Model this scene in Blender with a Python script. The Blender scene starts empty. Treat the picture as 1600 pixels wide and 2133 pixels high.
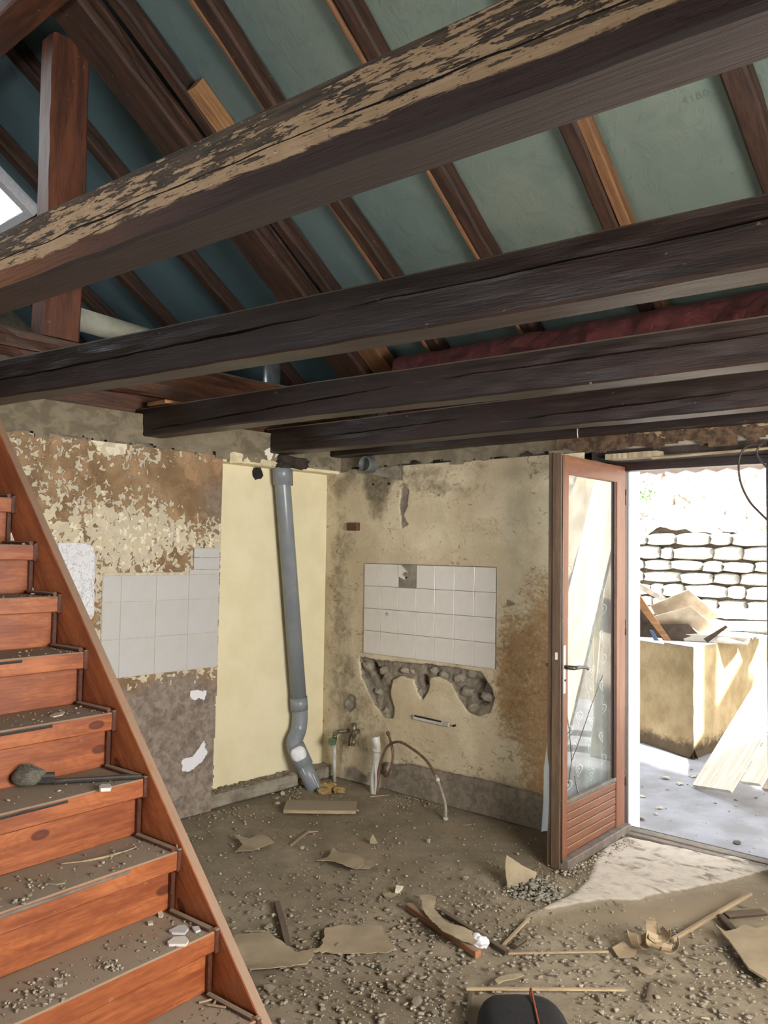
import bpy, bmesh, math, random
import numpy as np
from mathutils import Vector, Matrix, geometry
from mathutils import noise as mnoise
random.seed(7)
RS = np.random.RandomState(11)
C = bpy.context.scene.collection
sc = bpy.context.scene

# ---------------------------------------------------------------- camera
# room frame: x along the back wall, y into it, z up, origin in the kitchen corner
F, TH, RO, HC, YAW = 1680.49, 0.04758, 0.01573, 1.5643, 0.70594
CAM = np.array([3.901, -4.109, HC])
cy, sy = math.cos(YAW), math.sin(YAW)
RM = np.array([[cy, -sy], [sy, cy]])
def _w(v): h = RM @ np.array(v[:2]); return Vector((h[0], h[1], v[2]))
fwd = _w((0, math.cos(TH), math.sin(TH))); up0 = _w((0, -math.sin(TH), math.cos(TH))); rt0 = _w((1, 0, 0))
rt = rt0*math.cos(RO) + up0*math.sin(RO); up = up0*math.cos(RO) - rt0*math.sin(RO)
camd = bpy.data.cameras.new('camera'); cam = bpy.data.objects.new('camera', camd); C.objects.link(cam)
camd.sensor_fit = 'HORIZONTAL'; camd.sensor_width = 36; camd.lens = F/1600*36; camd.clip_start = 0.02
cam.matrix_world = Matrix(((rt.x, up.x, -fwd.x, CAM[0]), (rt.y, up.y, -fwd.y, CAM[1]), (rt.z, up.z, -fwd.z, CAM[2]), (0, 0, 0, 1)))
sc.camera = cam

# ---------------------------------------------------------------- light
sc.view_settings.view_transform = 'Standard'; sc.view_settings.look = 'None'
sc.view_settings.exposure = 0.0; sc.view_settings.gamma = 1; sc.view_settings.use_curve_mapping = False
world = bpy.data.worlds.new('sky'); sc.world = world; world.use_nodes = True
bg = world.node_tree.nodes['Background']; bg.inputs[0].default_value = (0.88, 0.94, 1.0, 1); bg.inputs[1].default_value = 7.0
def area(name, loc, target, sx, sz, power, col=(1, 1, 1)):
    l = bpy.data.lights.new(name, 'AREA'); l.shape = 'RECTANGLE'; l.size = sx; l.size_y = sz; l.energy = power; l.color = col
    o = bpy.data.objects.new(name, l); C.objects.link(o); o.location = loc
    o.rotation_euler = (Vector(target)-Vector(loc)).to_track_quat('-Z', 'Y').to_euler(); return o
area('window_daylight', (4.93, -2.3, 1.5), (0.4, -0.5, 0.9), 1.4, 1.2, 200, (1.0, 0.955, 0.90))
area('front_window_daylight', (1.6, -6.4, 1.7), (1.6, 0, 1.6), 2.0, 1.2, 46, (0.93, 0.96, 1.0))
area('loft_fill', (-2.8, -3.6, 4.9), (0.8, -0.6, 2.8), 0.9, 1.0, 40, (0.92, 0.96, 1.0))  # added fill lamp hanging in mid air, no window opening there
sund = bpy.data.lights.new('sun', 'SUN'); sund.energy = 42.0; sund.angle = 0.05; sund.color = (1, 0.97, 0.92)
sun = bpy.data.objects.new('sun', sund); C.objects.link(sun)
sun.rotation_euler = Vector((-0.85, 0.36, -0.95)).to_track_quat('-Z', 'Y').to_euler()

# ---------------------------------------------------------------- photo measurements -> real planes
def ray(x, y):
    x -= 800; y -= 1066.5
    a = (x*math.cos(RO)+y*math.sin(RO))/F; b = (-x*math.sin(RO)+y*math.cos(RO))/F
    d = np.array([a, math.cos(TH)+b*math.sin(TH), math.sin(TH)-b*math.cos(TH)])
    h = RM @ d[:2]; return np.array([h[0], h[1], d[2]])
def pl(px, n, c):
    d = ray(*px); n = np.array(n, float); return CAM+d*((c-n@CAM)/(n@d))
def onZ(px, z=0.0): return pl(px, (0, 0, 1), z)
def onY(px, y=0.0): return pl(px, (0, 1, 0), y)
LA = math.radians(88.18); LD = np.array([math.cos(LA), math.sin(LA), 0]); LN = np.array([LD[1], -LD[0], 0])
def onL(px, o=0.0): return pl(px, LN, o)
def fl(pts, z=0.0): return [tuple(onZ(p, z)[:2]) for p in pts]

# ---------------------------------------------------------------- object helpers
def tag(o, label=None, cat=None, group=None, kind=None):
    if label: o['label'] = label
    if cat: o['category'] = cat
    if group: o['group'] = group
    if kind: o['kind'] = kind
    return o
def root(name, loc, label, cat, group=None):
    o = bpy.data.objects.new(name, None); C.objects.link(o); o.location = loc; o.empty_display_size = 0.05
    return tag(o, label, cat, group)
def link(name, me, mat, parent=None, smooth=False):
    o = bpy.data.objects.new(name, me); C.objects.link(o)
    if mat: me.materials.append(mat)
    if smooth: me.polygons.foreach_set('use_smooth', [True]*len(me.polygons))
    if parent:
        o.parent = parent
        p = parent; m = Matrix.Identity(4)
        while p: m = p.matrix_basis @ m if not p.parent else p.matrix_parent_inverse @ p.matrix_basis @ m; p = p.parent
        o.matrix_parent_inverse = m.inverted()
    return o
def mesh(name, vs, fs, mat, parent=None, smooth=False, M=None):
    me = bpy.data.meshes.new(name); me.from_pydata([tuple(v) for v in vs], [], [tuple(f) for f in fs]); me.validate(); me.update()
    o = link(name, me, mat, parent, smooth)
    if M is not None: o.matrix_basis = M
    return o
def frame(p0, d, upv=(0, 0, 1)):
    """local x along d, z near upv"""
    x = Vector(d).normalized(); y = Vector(upv).cross(x).normalized(); z = x.cross(y)
    return Matrix(((x.x, y.x, z.x, p0[0]), (x.y, y.y, z.y, p0[1]), (x.z, y.z, z.z, p0[2]), (0, 0, 0, 1)))
def cbox(name, sx, sy_, sz, mat, M=None, parent=None, bev=0.004, jit=0.0, sub=0):
    """bevelled block, local origin in the middle of its underside"""
    bm = bmesh.new(); bmesh.ops.create_cube(bm, size=1)
    for v in bm.verts: v.co = Vector((v.co.x*sx, v.co.y*sy_, (v.co.z+.5)*sz))
    if sub: bmesh.ops.subdivide_edges(bm, edges=bm.edges[:], cuts=sub, use_grid_fill=True)
    if jit:
        for v in bm.verts: v.co += Vector((random.uniform(-jit, jit), random.uniform(-jit, jit), random.uniform(-jit, jit)))
    if bev: bmesh.ops.bevel(bm, geom=[e for e in bm.edges if e.calc_face_angle(0) > .6], offset=bev, segments=1, affect='EDGES')
    me = bpy.data.meshes.new(name); bm.to_mesh(me); bm.free()
    o = link(name, me, mat, parent)
    if M is not None: o.matrix_basis = M
    return o
def T(x, y, z, rz=0, rx=0, ry=0):
    return Matrix.Translation((x, y, z)) @ Matrix.Rotation(rz, 4, 'Z') @ Matrix.Rotation(ry, 4, 'Y') @ Matrix.Rotation(rx, 4, 'X')
def prism(name, pts, th, mat, M=None, parent=None):
    """pts: outline in local xz, extruded along +y by th"""
    n = len(pts); vs = [(p[0], 0, p[1]) for p in pts]+[(p[0], th, p[1]) for p in pts]
    fs = [list(range(n)), list(range(2*n-1, n-1, -1))]+[[(i+1) % n, i, i+n, (i+1) % n+n] for i in range(n)]
    o = mesh(name, vs, fs, mat, parent, M=M)
    bm = bmesh.new(); bm.from_mesh(o.data); bmesh.ops.recalc_face_normals(bm, faces=bm.faces); bm.to_mesh(o.data); bm.free(); return o
def smoothpath(P, n=8):
    P = [Vector(p) for p in P]; out = []
    for i in range(len(P)-1):
        a = P[max(i-1, 0)]; b = P[i]; c = P[i+1]; d = P[min(i+2, len(P)-1)]
        for k in range(n):
            t = k/n; out.append(.5*((2*b)+(c-a)*t+(2*a-5*b+4*c-d)*t*t+(3*b-a-3*c+d)*t**3))
    out.append(P[-1]); return out
def tube(name, P, r, mat, parent=None, seg=12, smooth=True, caps=True, hollow=0.0):
    P = [Vector(p) for p in P]; n = len(P); R = r if hasattr(r, '__len__') else [r]*n
    vs = []; fs = []; prev = None
    for i, p in enumerate(P):
        t = (P[min(i+1, n-1)]-P[max(i-1, 0)]).normalized()
        if t.length < 1e-6: t = Vector((0, 0, 1))
        if prev is None: u = t.orthogonal().normalized()
        else: u = (prev-t*prev.dot(t)).normalized()
        prev = u; w = t.cross(u)
        for k in range(seg):
            a = 2*math.pi*k/seg; vs.append(p+(u*math.cos(a)+w*math.sin(a))*R[i])
    for i in range(n-1):
        for k in range(seg): fs.append((i*seg+k, i*seg+(k+1) % seg, (i+1)*seg+(k+1) % seg, (i+1)*seg+k))
    if caps: fs += [tuple(range(seg-1, -1, -1)), tuple(range((n-1)*seg, n*seg))]
    o = mesh(name, vs, fs, mat, parent)
    if smooth: 
        for p in o.data.polygons: p.use_smooth = len(p.vertices) == 4
    return o
def beam(name, p0, p1, w, h, mat, parent=None, cracks=(), seg=None, jit=0.004, bev=0.008, wob=0.006, seed=0, upv=(0, 0, 1)):
    """timber from p0 to p1 (lower edge of the near face), h up, w away; cracks: (s0,s1,v0,v1,width,depth) in the near face"""
    p0 = Vector(p0); p1 = Vector(p1); L = (p1-p0).length; M = frame(p0, p1-p0, upv)
    seg = seg or max(6, int(L/.06)); vs = []; nc = len(cracks)
    cr = sorted(cracks, key=lambda c: c[2]); rows = []
    S = Vector((seed*3.1, seed*1.7, 0.3))
    for i in range(seg+1):
        s = i/seg; x = s*L
        oy = wob*mnoise.noise(S+Vector((x*.8, 0, 0))); oz = wob*mnoise.noise(S+Vector((x*.8, 9, 0)))
        col = []  # points (y,z)
        lv = [(-0.0, bev)]
        prevv = bev
        cvs = []
        for c in cr:
            t = (s-c[0])/(c[1]-c[0]); tt = min(1, max(0, t))
            v = (c[2]+(c[3]-c[2])*tt)*h+.004*mnoise.noise(S+Vector((x*9, c[2]*9, 4)))
            dep = c[5]*max(0, min(1, 6*tt, 6*(1-tt)))*(0.55+.45*mnoise.noise(S+Vector((x*5, 5, c[2]*7)))) if 0 < t < 1 else 0
            wd = c[4]*(.35+.65*min(1, dep/max(c[5], 1e-6)*1.3)); cvs.append((v, wd, dep))
        pts = [(0, bev)]; last = bev
        for v, wd, dep in cvs:
            v = max(last+wd+.002, v); pts += [(0, last+(v-wd-last)*.5), (0, v-wd/2), (dep, v), (0, v+wd/2)]; last = v+wd/2
        pts += [(0, last+(h-bev-last)*.33), (0, last+(h-bev-last)*.66), (0, h-bev), (bev, h), (w*.5, h), (w-bev, h), (w, h-bev), (w, h*.5), (w, bev), (w-bev, 0), (w*.5, 0), (bev, 0)]
        for k, (y, z) in enumerate(pts):
            q = Vector((x*6, y*30, z*30))+S
            j = jit*mnoise.noise(q)
            vs.append((x, y+oy+j*(1 if y < w*.5 else -1), z+oz+j*(1 if z > h*.5 else -1)*.7))
        K = len(pts)
    fs = []
    for i in range(seg):
        for k in range(K): a = i*K+k; b = i*K+(k+1) % K; fs.append((a, b, b+K, a+K))
    fs += [tuple(range(K)), tuple(range(seg*K+K-1, seg*K-1, -1))]
    o = mesh(name, vs, [f[::-1] for f in fs], mat, parent)
    o.matrix_basis = M if parent is None else M
    bm = bmesh.new(); bm.from_mesh(o.data); bmesh.ops.recalc_face_normals(bm, faces=bm.faces); bm.to_mesh(o.data); bm.free()
    return o
def sheet(name, pts, z0, th, amp, mat, parent=None, seed=0, jag=0.006, step=0.03, lift=None, M=None, freq=6.0):
    """thin ragged piece lying at z0: outline pts (x,y), curled by noise; lift(x,y)->extra height"""
    P = []
    n = len(pts)
    for i in range(n):
        a = np.array(pts[i]); b = np.array(pts[(i+1) % n]); L = np.linalg.norm(b-a); m = max(1, int(L/step*2))
        for k in range(m): 
            q = a+(b-a)*k/m
            if jag and k: q = q+np.array([mnoise.noise(Vector((q[0]*60, q[1]*60, seed+.5))), mnoise.noise(Vector((q[0]*60, q[1]*60, seed+7.5)))])*jag
            P.append(Vector(q))
    nb_ = len(P); xs = [p.x for p in P]; ys = [p.y for p in P]
    gx = np.arange(min(xs)+step/2, max(xs), step); gy = np.arange(min(ys)+step/2, max(ys), step)
    inn = [Vector((x+random.uniform(-.2, .2)*step, y+random.uniform(-.2, .2)*step)) for x in gx for y in gy]
    v2, _, f2, *_r = geometry.delaunay_2d_cdt(P+inn, [], [list(range(nb_))], 1, 1e-6)
    def zz(p):
        v = amp*(.5+.5*mnoise.noise(Vector((p.x*freq, p.y*freq, seed*1.3))))
        if lift: v += lift(p.x, p.y)
        return z0+max(0, v)
    n2 = len(v2); vs = [(p.x, p.y, zz(p)+th) for p in v2]+[(p.x, p.y, zz(p)) for p in v2]
    fs = [tuple(f) for f in f2]+[tuple(i+n2 for i in f[::-1]) for f in f2]
    ed = {}
    for f in f2:
        for a, b in zip(f, list(f[1:])+[f[0]]): ed[(a, b)] = 1
    for (a, b) in ed:
        if (b, a) not in ed: fs.append((b, a, a+n2, b+n2))
    o = mesh(name, vs, fs, mat, parent)
    if M is not None: o.matrix_basis = M
    bm = bmesh.new(); bm.from_mesh(o.data); bmesh.ops.recalc_face_normals(bm, faces=bm.faces); bm.to_mesh(o.data); bm.free()
    return o

# ---------------------------------------------------------------- numpy noise and masks for worn surfaces
def vnoise(x, y, seed):
    xi = np.floor(x).astype(np.int64); yi = np.floor(y).astype(np.int64); xf = x-xi; yf = y-yi
    def h(a, b):
        n = (a*374761393+b*668265263+seed*974711) & 0x7fffffff; n = ((n ^ (n >> 13))*1274126177) & 0x7fffffff
        n = ((n ^ (n >> 15))*461845907) & 0x7fffffff
        return ((n ^ (n >> 14)) & 0xffff)/65535.0
    u = xf*xf*(3-2*xf); v = yf*yf*(3-2*yf)
    return (h(xi, yi)*(1-u)+h(xi+1, yi)*u)*(1-v)+(h(xi, yi+1)*(1-u)+h(xi+1, yi+1)*u)*v
def fbm(x, y, seed=0, oct=4, rough=.55):
    s = 0; a = 1; t = 0
    for i in range(oct): s = s+a*vnoise(x*2**i, y*2**i, seed+i*17); t += a; a *= rough
    return s/t
def sst(a, b, x): t = np.clip((x-a)/(b-a), 0, 1); return t*t*(3-2*t)
def inpoly(x, y, poly):
    c = np.zeros(x.shape, bool); n = len(poly); j = n-1
    for i in range(n):
        xi, yi = poly[i]; xj, yj = poly[j]
        k = ((yi > y) != (yj > y)) & (x < (xj-xi)*(y-yi)/((yj-yi)+1e-12)+xi); c ^= k; j = i
    return c
def edist(x, y, poly):
    """signed distance, positive inside"""
    d = np.full(x.shape, 9.0); n = len(poly)
    for i in range(n):
        ax, ay = poly[i]; bx, by = poly[(i+1) % n]; L = (bx-ax)**2+(by-ay)**2+1e-12
        t = np.clip(((x-ax)*(bx-ax)+(y-ay)*(by-ay))/L, 0, 1); d = np.minimum(d, np.hypot(x-ax-t*(bx-ax), y-ay-t*(by-ay)))
    return np.where(inpoly(x, y, poly), d, -d)
def blob(u, v, cu, cv, ru, rv, seed=1, n=.5, f=12):
    return np.clip(1-np.hypot((u-cu)/ru, (v-cv)/rv)+(fbm(u*f, v*f, seed)-.5)*n*2, 0, 1)
def wallgrid(name, O, U, N, W, H, res, disp, masks, mat, parent=None, cut=None, V=(0, 0, 1)):
    """fine relief surface: u along U, v up, displaced along N; masks -> colour attribute 'mask'"""
    nu = int(W/res)+1; nv = int(H/res)+1
    u, v = np.meshgrid(np.linspace(0, W, nu), np.linspace(0, H, nv), indexing='ij')
    d = disp(u, v); m = masks(u, v)
    O = np.array(O, float); U = np.array(U, float); N = np.array(N, float); V = np.array(V, float)
    co = O+u[..., None]*U+v[..., None]*V+d[..., None]*N
    idx = np.arange(nu*nv).reshape(nu, nv)
    q = np.stack([idx[:-1, :-1], idx[1:, :-1], idx[1:, 1:], idx[:-1, 1:]], -1).reshape(-1, 4)
    if np.cross(U, V) @ N < 0: q = q[:, ::-1]
    if cut is not None:
        cu = (u[:-1, :-1]+res/2).reshape(-1); cv = (v[:-1, :-1]+res/2).reshape(-1); q = q[~cut(cu, cv)]
    me = bpy.data.meshes.new(name); me.vertices.add(nu*nv); me.vertices.foreach_set('co', co.reshape(-1))
    me.loops.add(len(q)*4); me.loops.foreach_set('vertex_index', q.reshape(-1).astype(np.int32))
    me.polygons.add(len(q)); me.polygons.foreach_set('loop_start', np.arange(0, len(q)*4, 4, dtype=np.int32))
    me.polygons.foreach_set('loop_total', np.full(len(q), 4, dtype=np.int32))
    me.update(calc_edges=True)
    at = me.color_attributes.new('mask', 'FLOAT_COLOR', 'POINT')
    c = np.ones((nu*nv, 4), np.float32)
    for k, mm in enumerate(m): c[:, k] = np.clip(mm, 0, 1).reshape(-1)
    at.data.foreach_set('color', c.reshape(-1))
    return link(name, me, mat, parent, smooth=True)
def chips(name, P, S, mat, cols, flat=.45, seed=3, label=None, cat=None, parent=None, Zs=None, dusty=True):
    """many small broken chips joined into one piece of stuff"""
    rs = np.random.RandomState(seed); n = len(P)
    b = np.array([[-1, -1, -1], [1, -1, -1], [1, 1, -1], [-1, 1, -1], [-.8, -.8, 1], [.8, -.8, 1], [.8, .8, 1], [-.8, .8, 1]], float)*.5
    fc = np.array([[0, 3, 2, 1], [4, 5, 6, 7], [0, 1, 5, 4], [1, 2, 6, 5], [2, 3, 7, 6], [3, 0, 4, 7]])
    V = b[None]*(1+rs.uniform(-.45, .3, (n, 8, 3)))
    S = np.asarray(S); sc3 = np.stack([S*rs.uniform(.8, 1.5, n), S*rs.uniform(.6, 1.1, n), S*flat*rs.uniform(.6, 1.3, n)], 1)
    V = V*sc3[:, None]
    a = rs.uniform(0, 6.28, n); t = rs.uniform(-.35, .35, n); ca, sa = np.cos(a)[:, None], np.sin(a)[:, None]; ct, st = np.cos(t)[:, None], np.sin(t)[:, None]
    x, y, z = V[..., 0], V[..., 1], V[..., 2]
    y, z = y*ct-z*st, y*st+z*ct
    x, y = x*ca-y*sa, x*sa+y*ca
    V = np.stack([x, y, z], -1); P = np.asarray(P); V[..., 0] += P[:, 0, None]; V[..., 1] += P[:, 1, None]
    zb = (P[:, 2] if P.shape[1] > 2 else 0); V[..., 2] += (zb+sc3[:, 2]*.42)[:, None]
    q = (fc[None]+np.arange(n)[:, None, None]*8).reshape(-1, 4)
    me = bpy.data.meshes.new(name); me.vertices.add(n*8); me.vertices.foreach_set('co', V.reshape(-1))
    me.loops.add(len(q)*4); me.loops.foreach_set('vertex_index', q.reshape(-1).astype(np.int32))
    me.polygons.add(len(q)); me.polygons.foreach_set('loop_start', np.arange(0, len(q)*4, 4, dtype=np.int32)); me.polygons.foreach_set('loop_total', np.full(len(q), 4, dtype=np.int32))
    me.update(calc_edges=True)
    at = me.color_attributes.new('mask', 'FLOAT_COLOR', 'POINT'); cols = np.array(cols, float)
    cc = cols[rs.randint(0, len(cols), n)]*rs.uniform(.75, 1.2, (n, 1)); c = np.ones((n*8, 4), np.float32); c[:, :3] = np.repeat(cc, 8, 0)
    at.data.foreach_set('color', c.reshape(-1))
    o = link(name, me, mat, parent); tag(o, label, cat, kind='stuff'); return o

# ---------------------------------------------------------------- materials
def lin(r, g, b): 
    f = lambda c: (c/255/12.92) if c/255 <= .04045 else ((c/255+.055)/1.055)**2.4
    return (f(r), f(g), f(b), 1)
class G:
    def __init__(s, name):
        s.m = bpy.data.materials.new(name); s.m.use_nodes = True; s.t = s.m.node_tree; s.t.nodes.clear()
        s.out = s.t.nodes.new('ShaderNodeOutputMaterial')
    def n(s, typ, **kw):
        nd = s.t.nodes.new(typ)
        for k, v in kw.items(): setattr(nd, k, v)
        return nd
    def put(s, sock, v):
        if isinstance(v, bpy.types.NodeSocket): s.t.links.new(v, sock)
        elif v is not None: sock.default_value = v
    def obj(s): return s.n('ShaderNodeTexCoord').outputs['Object']
    def map(s, v, sc_=(1, 1, 1), rot=(0, 0, 0), loc=(0, 0, 0)):
        m = s.n('ShaderNodeMapping'); s.put(m.inputs[0], v); m.inputs['Scale'].default_value = sc_; m.inputs['Rotation'].default_value = rot; m.inputs['Location'].default_value = loc; return m.outputs[0]
    def noise(s, v, scale, det=4, rough=.55, dist=0): 
        m = s.n('ShaderNodeTexNoise'); s.put(m.inputs['Vector'], v); m.inputs['Scale'].default_value = scale; m.inputs['Detail'].default_value = det; m.inputs['Roughness'].default_value = rough; m.inputs['Distortion'].default_value = dist; return m.outputs[0]
    def vor(s, v, scale, feat='F1', out=0, rnd=1):
        m = s.n('ShaderNodeTexVoronoi', feature=feat); s.put(m.inputs['Vector'], v); m.inputs['Scale'].default_value = scale; m.inputs['Randomness'].default_value = rnd; return m.outputs[out]
    def op(s, o, a, b=None, c=None, clamp=False):
        m = s.n('ShaderNodeMath', operation=o, use_clamp=clamp); s.put(m.inputs[0], a); s.put(m.inputs[1], b); s.put(m.inputs[2], c); return m.outputs[0]
    def st(s, v, a, b): 
        m = s.n('ShaderNodeMapRange', interpolation_type='SMOOTHSTEP'); s.put(m.inputs[0], v); s.put(m.inputs[1], a); s.put(m.inputs[2], b); return m.outputs[0]
    def mix(s, f, a, b, bt='MIX'):
        m = s.n('ShaderNodeMix', data_type='RGBA', blend_type=bt); s.put(m.inputs[0], f); s.put(m.inputs[6], a); s.put(m.inputs[7], b); return m.outputs[2]
    def attr(s, name='mask'):
        a = s.n('ShaderNodeAttribute', attribute_name=name); x = s.n('ShaderNodeSeparateColor'); s.t.links.new(a.outputs['Color'], x.inputs[0]); s.acol = a.outputs['Color']; return x.outputs[0], x.outputs[1], x.outputs[2]
    def sep(s, v): x = s.n('ShaderNodeSeparateXYZ'); s.put(x.inputs[0], v); return x.outputs
    def upz(s): return s.sep(s.n('ShaderNodeNewGeometry').outputs['Normal'])[2]
    def bump(s, h, dist=.004, st_=1.0, nrm=None):
        b = s.n('ShaderNodeBump'); b.inputs['Distance'].default_value = dist; b.inputs['Strength'].default_value = st_; s.put(b.inputs['Height'], h)
        if nrm: s.put(b.inputs['Normal'], nrm)
        return b.outputs[0]
    def end(s, col, rough=.8, nrm=None, metal=0, spec=.5, trans=None):
        b = s.n('ShaderNodeBsdfPrincipled'); s.put(b.inputs['Base Color'], col); s.put(b.inputs['Roughness'], rough); s.put(b.inputs['Metallic'], metal); s.put(b.inputs['Specular IOR Level'], spec)
        if nrm: s.put(b.inputs['Normal'], nrm)
        s.t.links.new(b.outputs[0], s.out.inputs[0]); s.b = b; return s.m
DUST = lin(140, 128, 110)
def wood(name, dark, light, rough=.55, dust=0.0, stretch=14, grain=9, knots=False, bumpd=.002, var=None, spec=.5):
    g = G(name); o = g.obj(); 
    if var is not None: 
        oi = g.n('ShaderNodeObjectInfo'); ad = g.n('ShaderNodeVectorMath', operation='ADD'); g.put(ad.inputs[0], o); g.put(ad.inputs[1], oi.outputs['Random']); 
        mu = g.n('ShaderNodeVectorMath', operation='SCALE'); g.put(mu.inputs[0], ad.outputs[0]); mu.inputs['Scale'].default_value = 1.0; o = mu.outputs[0]
    v = g.map(o, (1, stretch, stretch)); a = g.noise(v, grain*.35, 5, .6, .4); b = g.noise(v, grain*2.2, 3, .6)
    f = g.op('ADD', g.op('MULTIPLY', a, .65), g.op('MULTIPLY', b, .35)); col = g.mix(g.st(f, .36, .66), dark, light)
    if knots:
        kv = g.map(o, (4.2, 0.0, 8.5)); k = g.vor(kv, 1.0); kc = g.sep(g.vor(kv, 1.0, 'F1', 1))[0]; kf = g.op('MULTIPLY', g.st(k, .15, .11), g.st(kc, .5, .55)); col = g.mix(g.op('MULTIPLY', kf, .85), col, lin(70, 28, 14))
        rr = g.op('SINE', g.op('MULTIPLY', g.op('ADD', k, g.op('MULTIPLY', a, .6)), 42)); col = g.mix(g.op('MULTIPLY', g.st(rr, .1, 1), .28), col, dark)
    big = g.noise(o, 2.3, 3); col = g.mix(g.op('MULTIPLY', g.st(big, .45, .75), .35), col, dark)
    r = rough
    if dust:
        uz = g.upz(); d = g.op('MULTIPLY', g.st(uz, .45, .8), dust); dn = g.noise(g.obj(), 26, 4); d = g.op('MULTIPLY', d, g.st(dn, .12, .42)); col = g.mix(d, col, DUST); r = g.op('ADD', g.op('MULTIPLY', d, .5), rough, clamp=True)
    sp = g.noise(o, 34, 2, .5); col = g.mix(g.op('MULTIPLY', g.st(sp, .70, .78), .35), col, lin(150, 125, 100))
    return g.end(col, r, g.bump(f, bumpd), spec=spec)
M = {}
M['joist'] = wood('joist_wood', lin(24, 16, 13), lin(44, 30, 25), .46, .85, 12, 8, bumpd=.003)
M['joist_old'] = wood('old_joist_wood', lin(52, 30, 20), lin(98, 60, 36), .5, .6, 12, 8, bumpd=.003)
M['rafter'] = wood('rafter_wood', lin(40, 25, 18), lin(74, 48, 33), .7, 0, 10, 7, var=1)
M['post'] = wood('post_wood', lin(66, 38, 27), lin(112, 66, 44), .55, 0, 10, 5, var=1)
M['batten'] = wood('batten_wood', lin(140, 98, 62), lin(184, 140, 96), .7, 0, 14, 8, var=1)
M['old_batten'] = wood('old_batten_wood', lin(104, 70, 44), lin(140, 100, 66), .7, 0, 14, 8, var=1)
M['pine'] = wood('stained_pine', lin(118, 60, 32), lin(166, 98, 56), .42, .93, 9, 5, knots=True, bumpd=.001, var=1)
M['cove'] = wood('dark_moulding', lin(70, 38, 26), lin(98, 56, 38), .45, .8, 14, 8, var=1)
M['stick'] = wood('dusty_stick', lin(132, 112, 86), lin(176, 156, 124), .8, .45, 14, 10, var=1)
M['stick_dark'] = wood('dark_stick', lin(52, 38, 28), lin(84, 64, 48), .8, .3, 14, 10, var=1)
M['stick_orange'] = wood('orange_batten', lin(126, 82, 54), lin(158, 110, 76), .6, .6, 14, 10, var=1)
M['chipboard'] = wood('chipboard', lin(120, 96, 68), lin(168, 140, 102), .9, .95, 2, 40, var=1)
def peel_mat():
    g = G('peeling_joist_wood'); o = g.obj(); x, y, z = g.sep(o)
    v2 = g.map(o, (1.5, 9, 11)); v = g.map(o, (1, 5, 7))
    grain = g.noise(g.map(o, (1, 22, 22)), 6, 5, .6, .3)
    dark = g.mix(g.st(grain, .35, .65), lin(46, 36, 27), lin(84, 68, 50))
    tan = g.mix(g.noise(o, 18, 4), lin(140, 110, 80), lin(188, 160, 124))
    n1 = g.noise(v2, 5, 6, .68, .6); n2 = g.noise(v, 20, 4, .65, .3)
    big = g.noise(g.map(o, (1, 2, 4)), 1.9, 2)
    thr = g.op('ADD', g.op('MULTIPLY', n1, .60), g.op('ADD', g.op('MULTIPLY', n2, .40), g.op('MULTIPLY', g.op('SUBTRACT', big, .5), .30)))
    zz = g.op('ADD', g.op('MULTIPLY', g.op('SUBTRACT', z, .068), 1.45), g.op('MULTIPLY', g.st(x, .6, 1.8), .03))
    f = g.st(g.op('SUBTRACT', thr, zz), .420, .432)
    col = g.mix(f, dark, tan)
    ed = g.op('MULTIPLY', g.st(g.op('SUBTRACT', thr, zz), .39, .415), g.op('SUBTRACT', 1, f)); col = g.mix(g.op('MULTIPLY', ed, .6), col, lin(34, 26, 18))
    sp = g.vor(g.map(o, (1, 2, 2)), 60); col = g.mix(g.op('MULTIPLY', g.st(sp, .22, .12), .6), col, lin(60, 44, 30))
    fl_ = g.noise(v2, 30, 2); col = g.mix(g.op('MULTIPLY', g.st(fl_, .70, .73), .8), col, lin(205, 190, 160))
    # varnished lower face and arris stay red-brown
    bare = g.mix(g.st(grain, .35, .65), lin(38, 25, 17), lin(66, 43, 28)); arr = g.mix(g.st(grain, .3, .6), lin(104, 56, 26), lin(150, 92, 48))
    nz = g.n('ShaderNodeTexCoord').outputs['Normal']; nn = g.sep(nz)
    zed = g.op('ADD', z, g.op('MULTIPLY', g.op('SUBTRACT', n1, .5), .05))
    xr = g.st(x, 1.1, 2.9)
    low = g.st(g.op('SUBTRACT', zed, g.op('MULTIPLY', g.st(x, .9, 1.9), .034)), .012, .006); col = g.mix(low, col, g.mix(xr, arr, lin(48, 28, 20)))
    col = g.mix(g.st(nn[2], -.3, -.6), col, g.mix(g.st(x, -.6, 1.4), g.mix(.5, arr, bare), g.mix(xr, bare, lin(38, 28, 25))))
    col = g.mix(g.op('MULTIPLY', g.st(nn[2], .6, .9), .8), col, DUST)
    h = g.op('ADD', g.op('MULTIPLY', f, -.5), grain)
    return g.end(col, .72, g.bump(h, .004))
M['peel'] = peel_mat()
def simple(name, c1, c2, scale=8, rough=.8, bumpd=.002, metal=0, spec=.5, dust=0, dist=0):
    g = G(name); o = g.obj(); n = g.noise(o, scale, 5, .6, dist); col = g.mix(g.st(n, .3, .7), c1, c2); r = rough
    if dust:
        d = g.op('MULTIPLY', g.st(g.upz(), .4, .8), dust); col = g.mix(g.op('MULTIPLY', d, g.st(g.noise(o, 20, 4), .25, .5)), col, DUST)
    return g.end(col, r, g.bump(n, bumpd) if bumpd else None, metal, spec)
M['membrane'] = None
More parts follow.
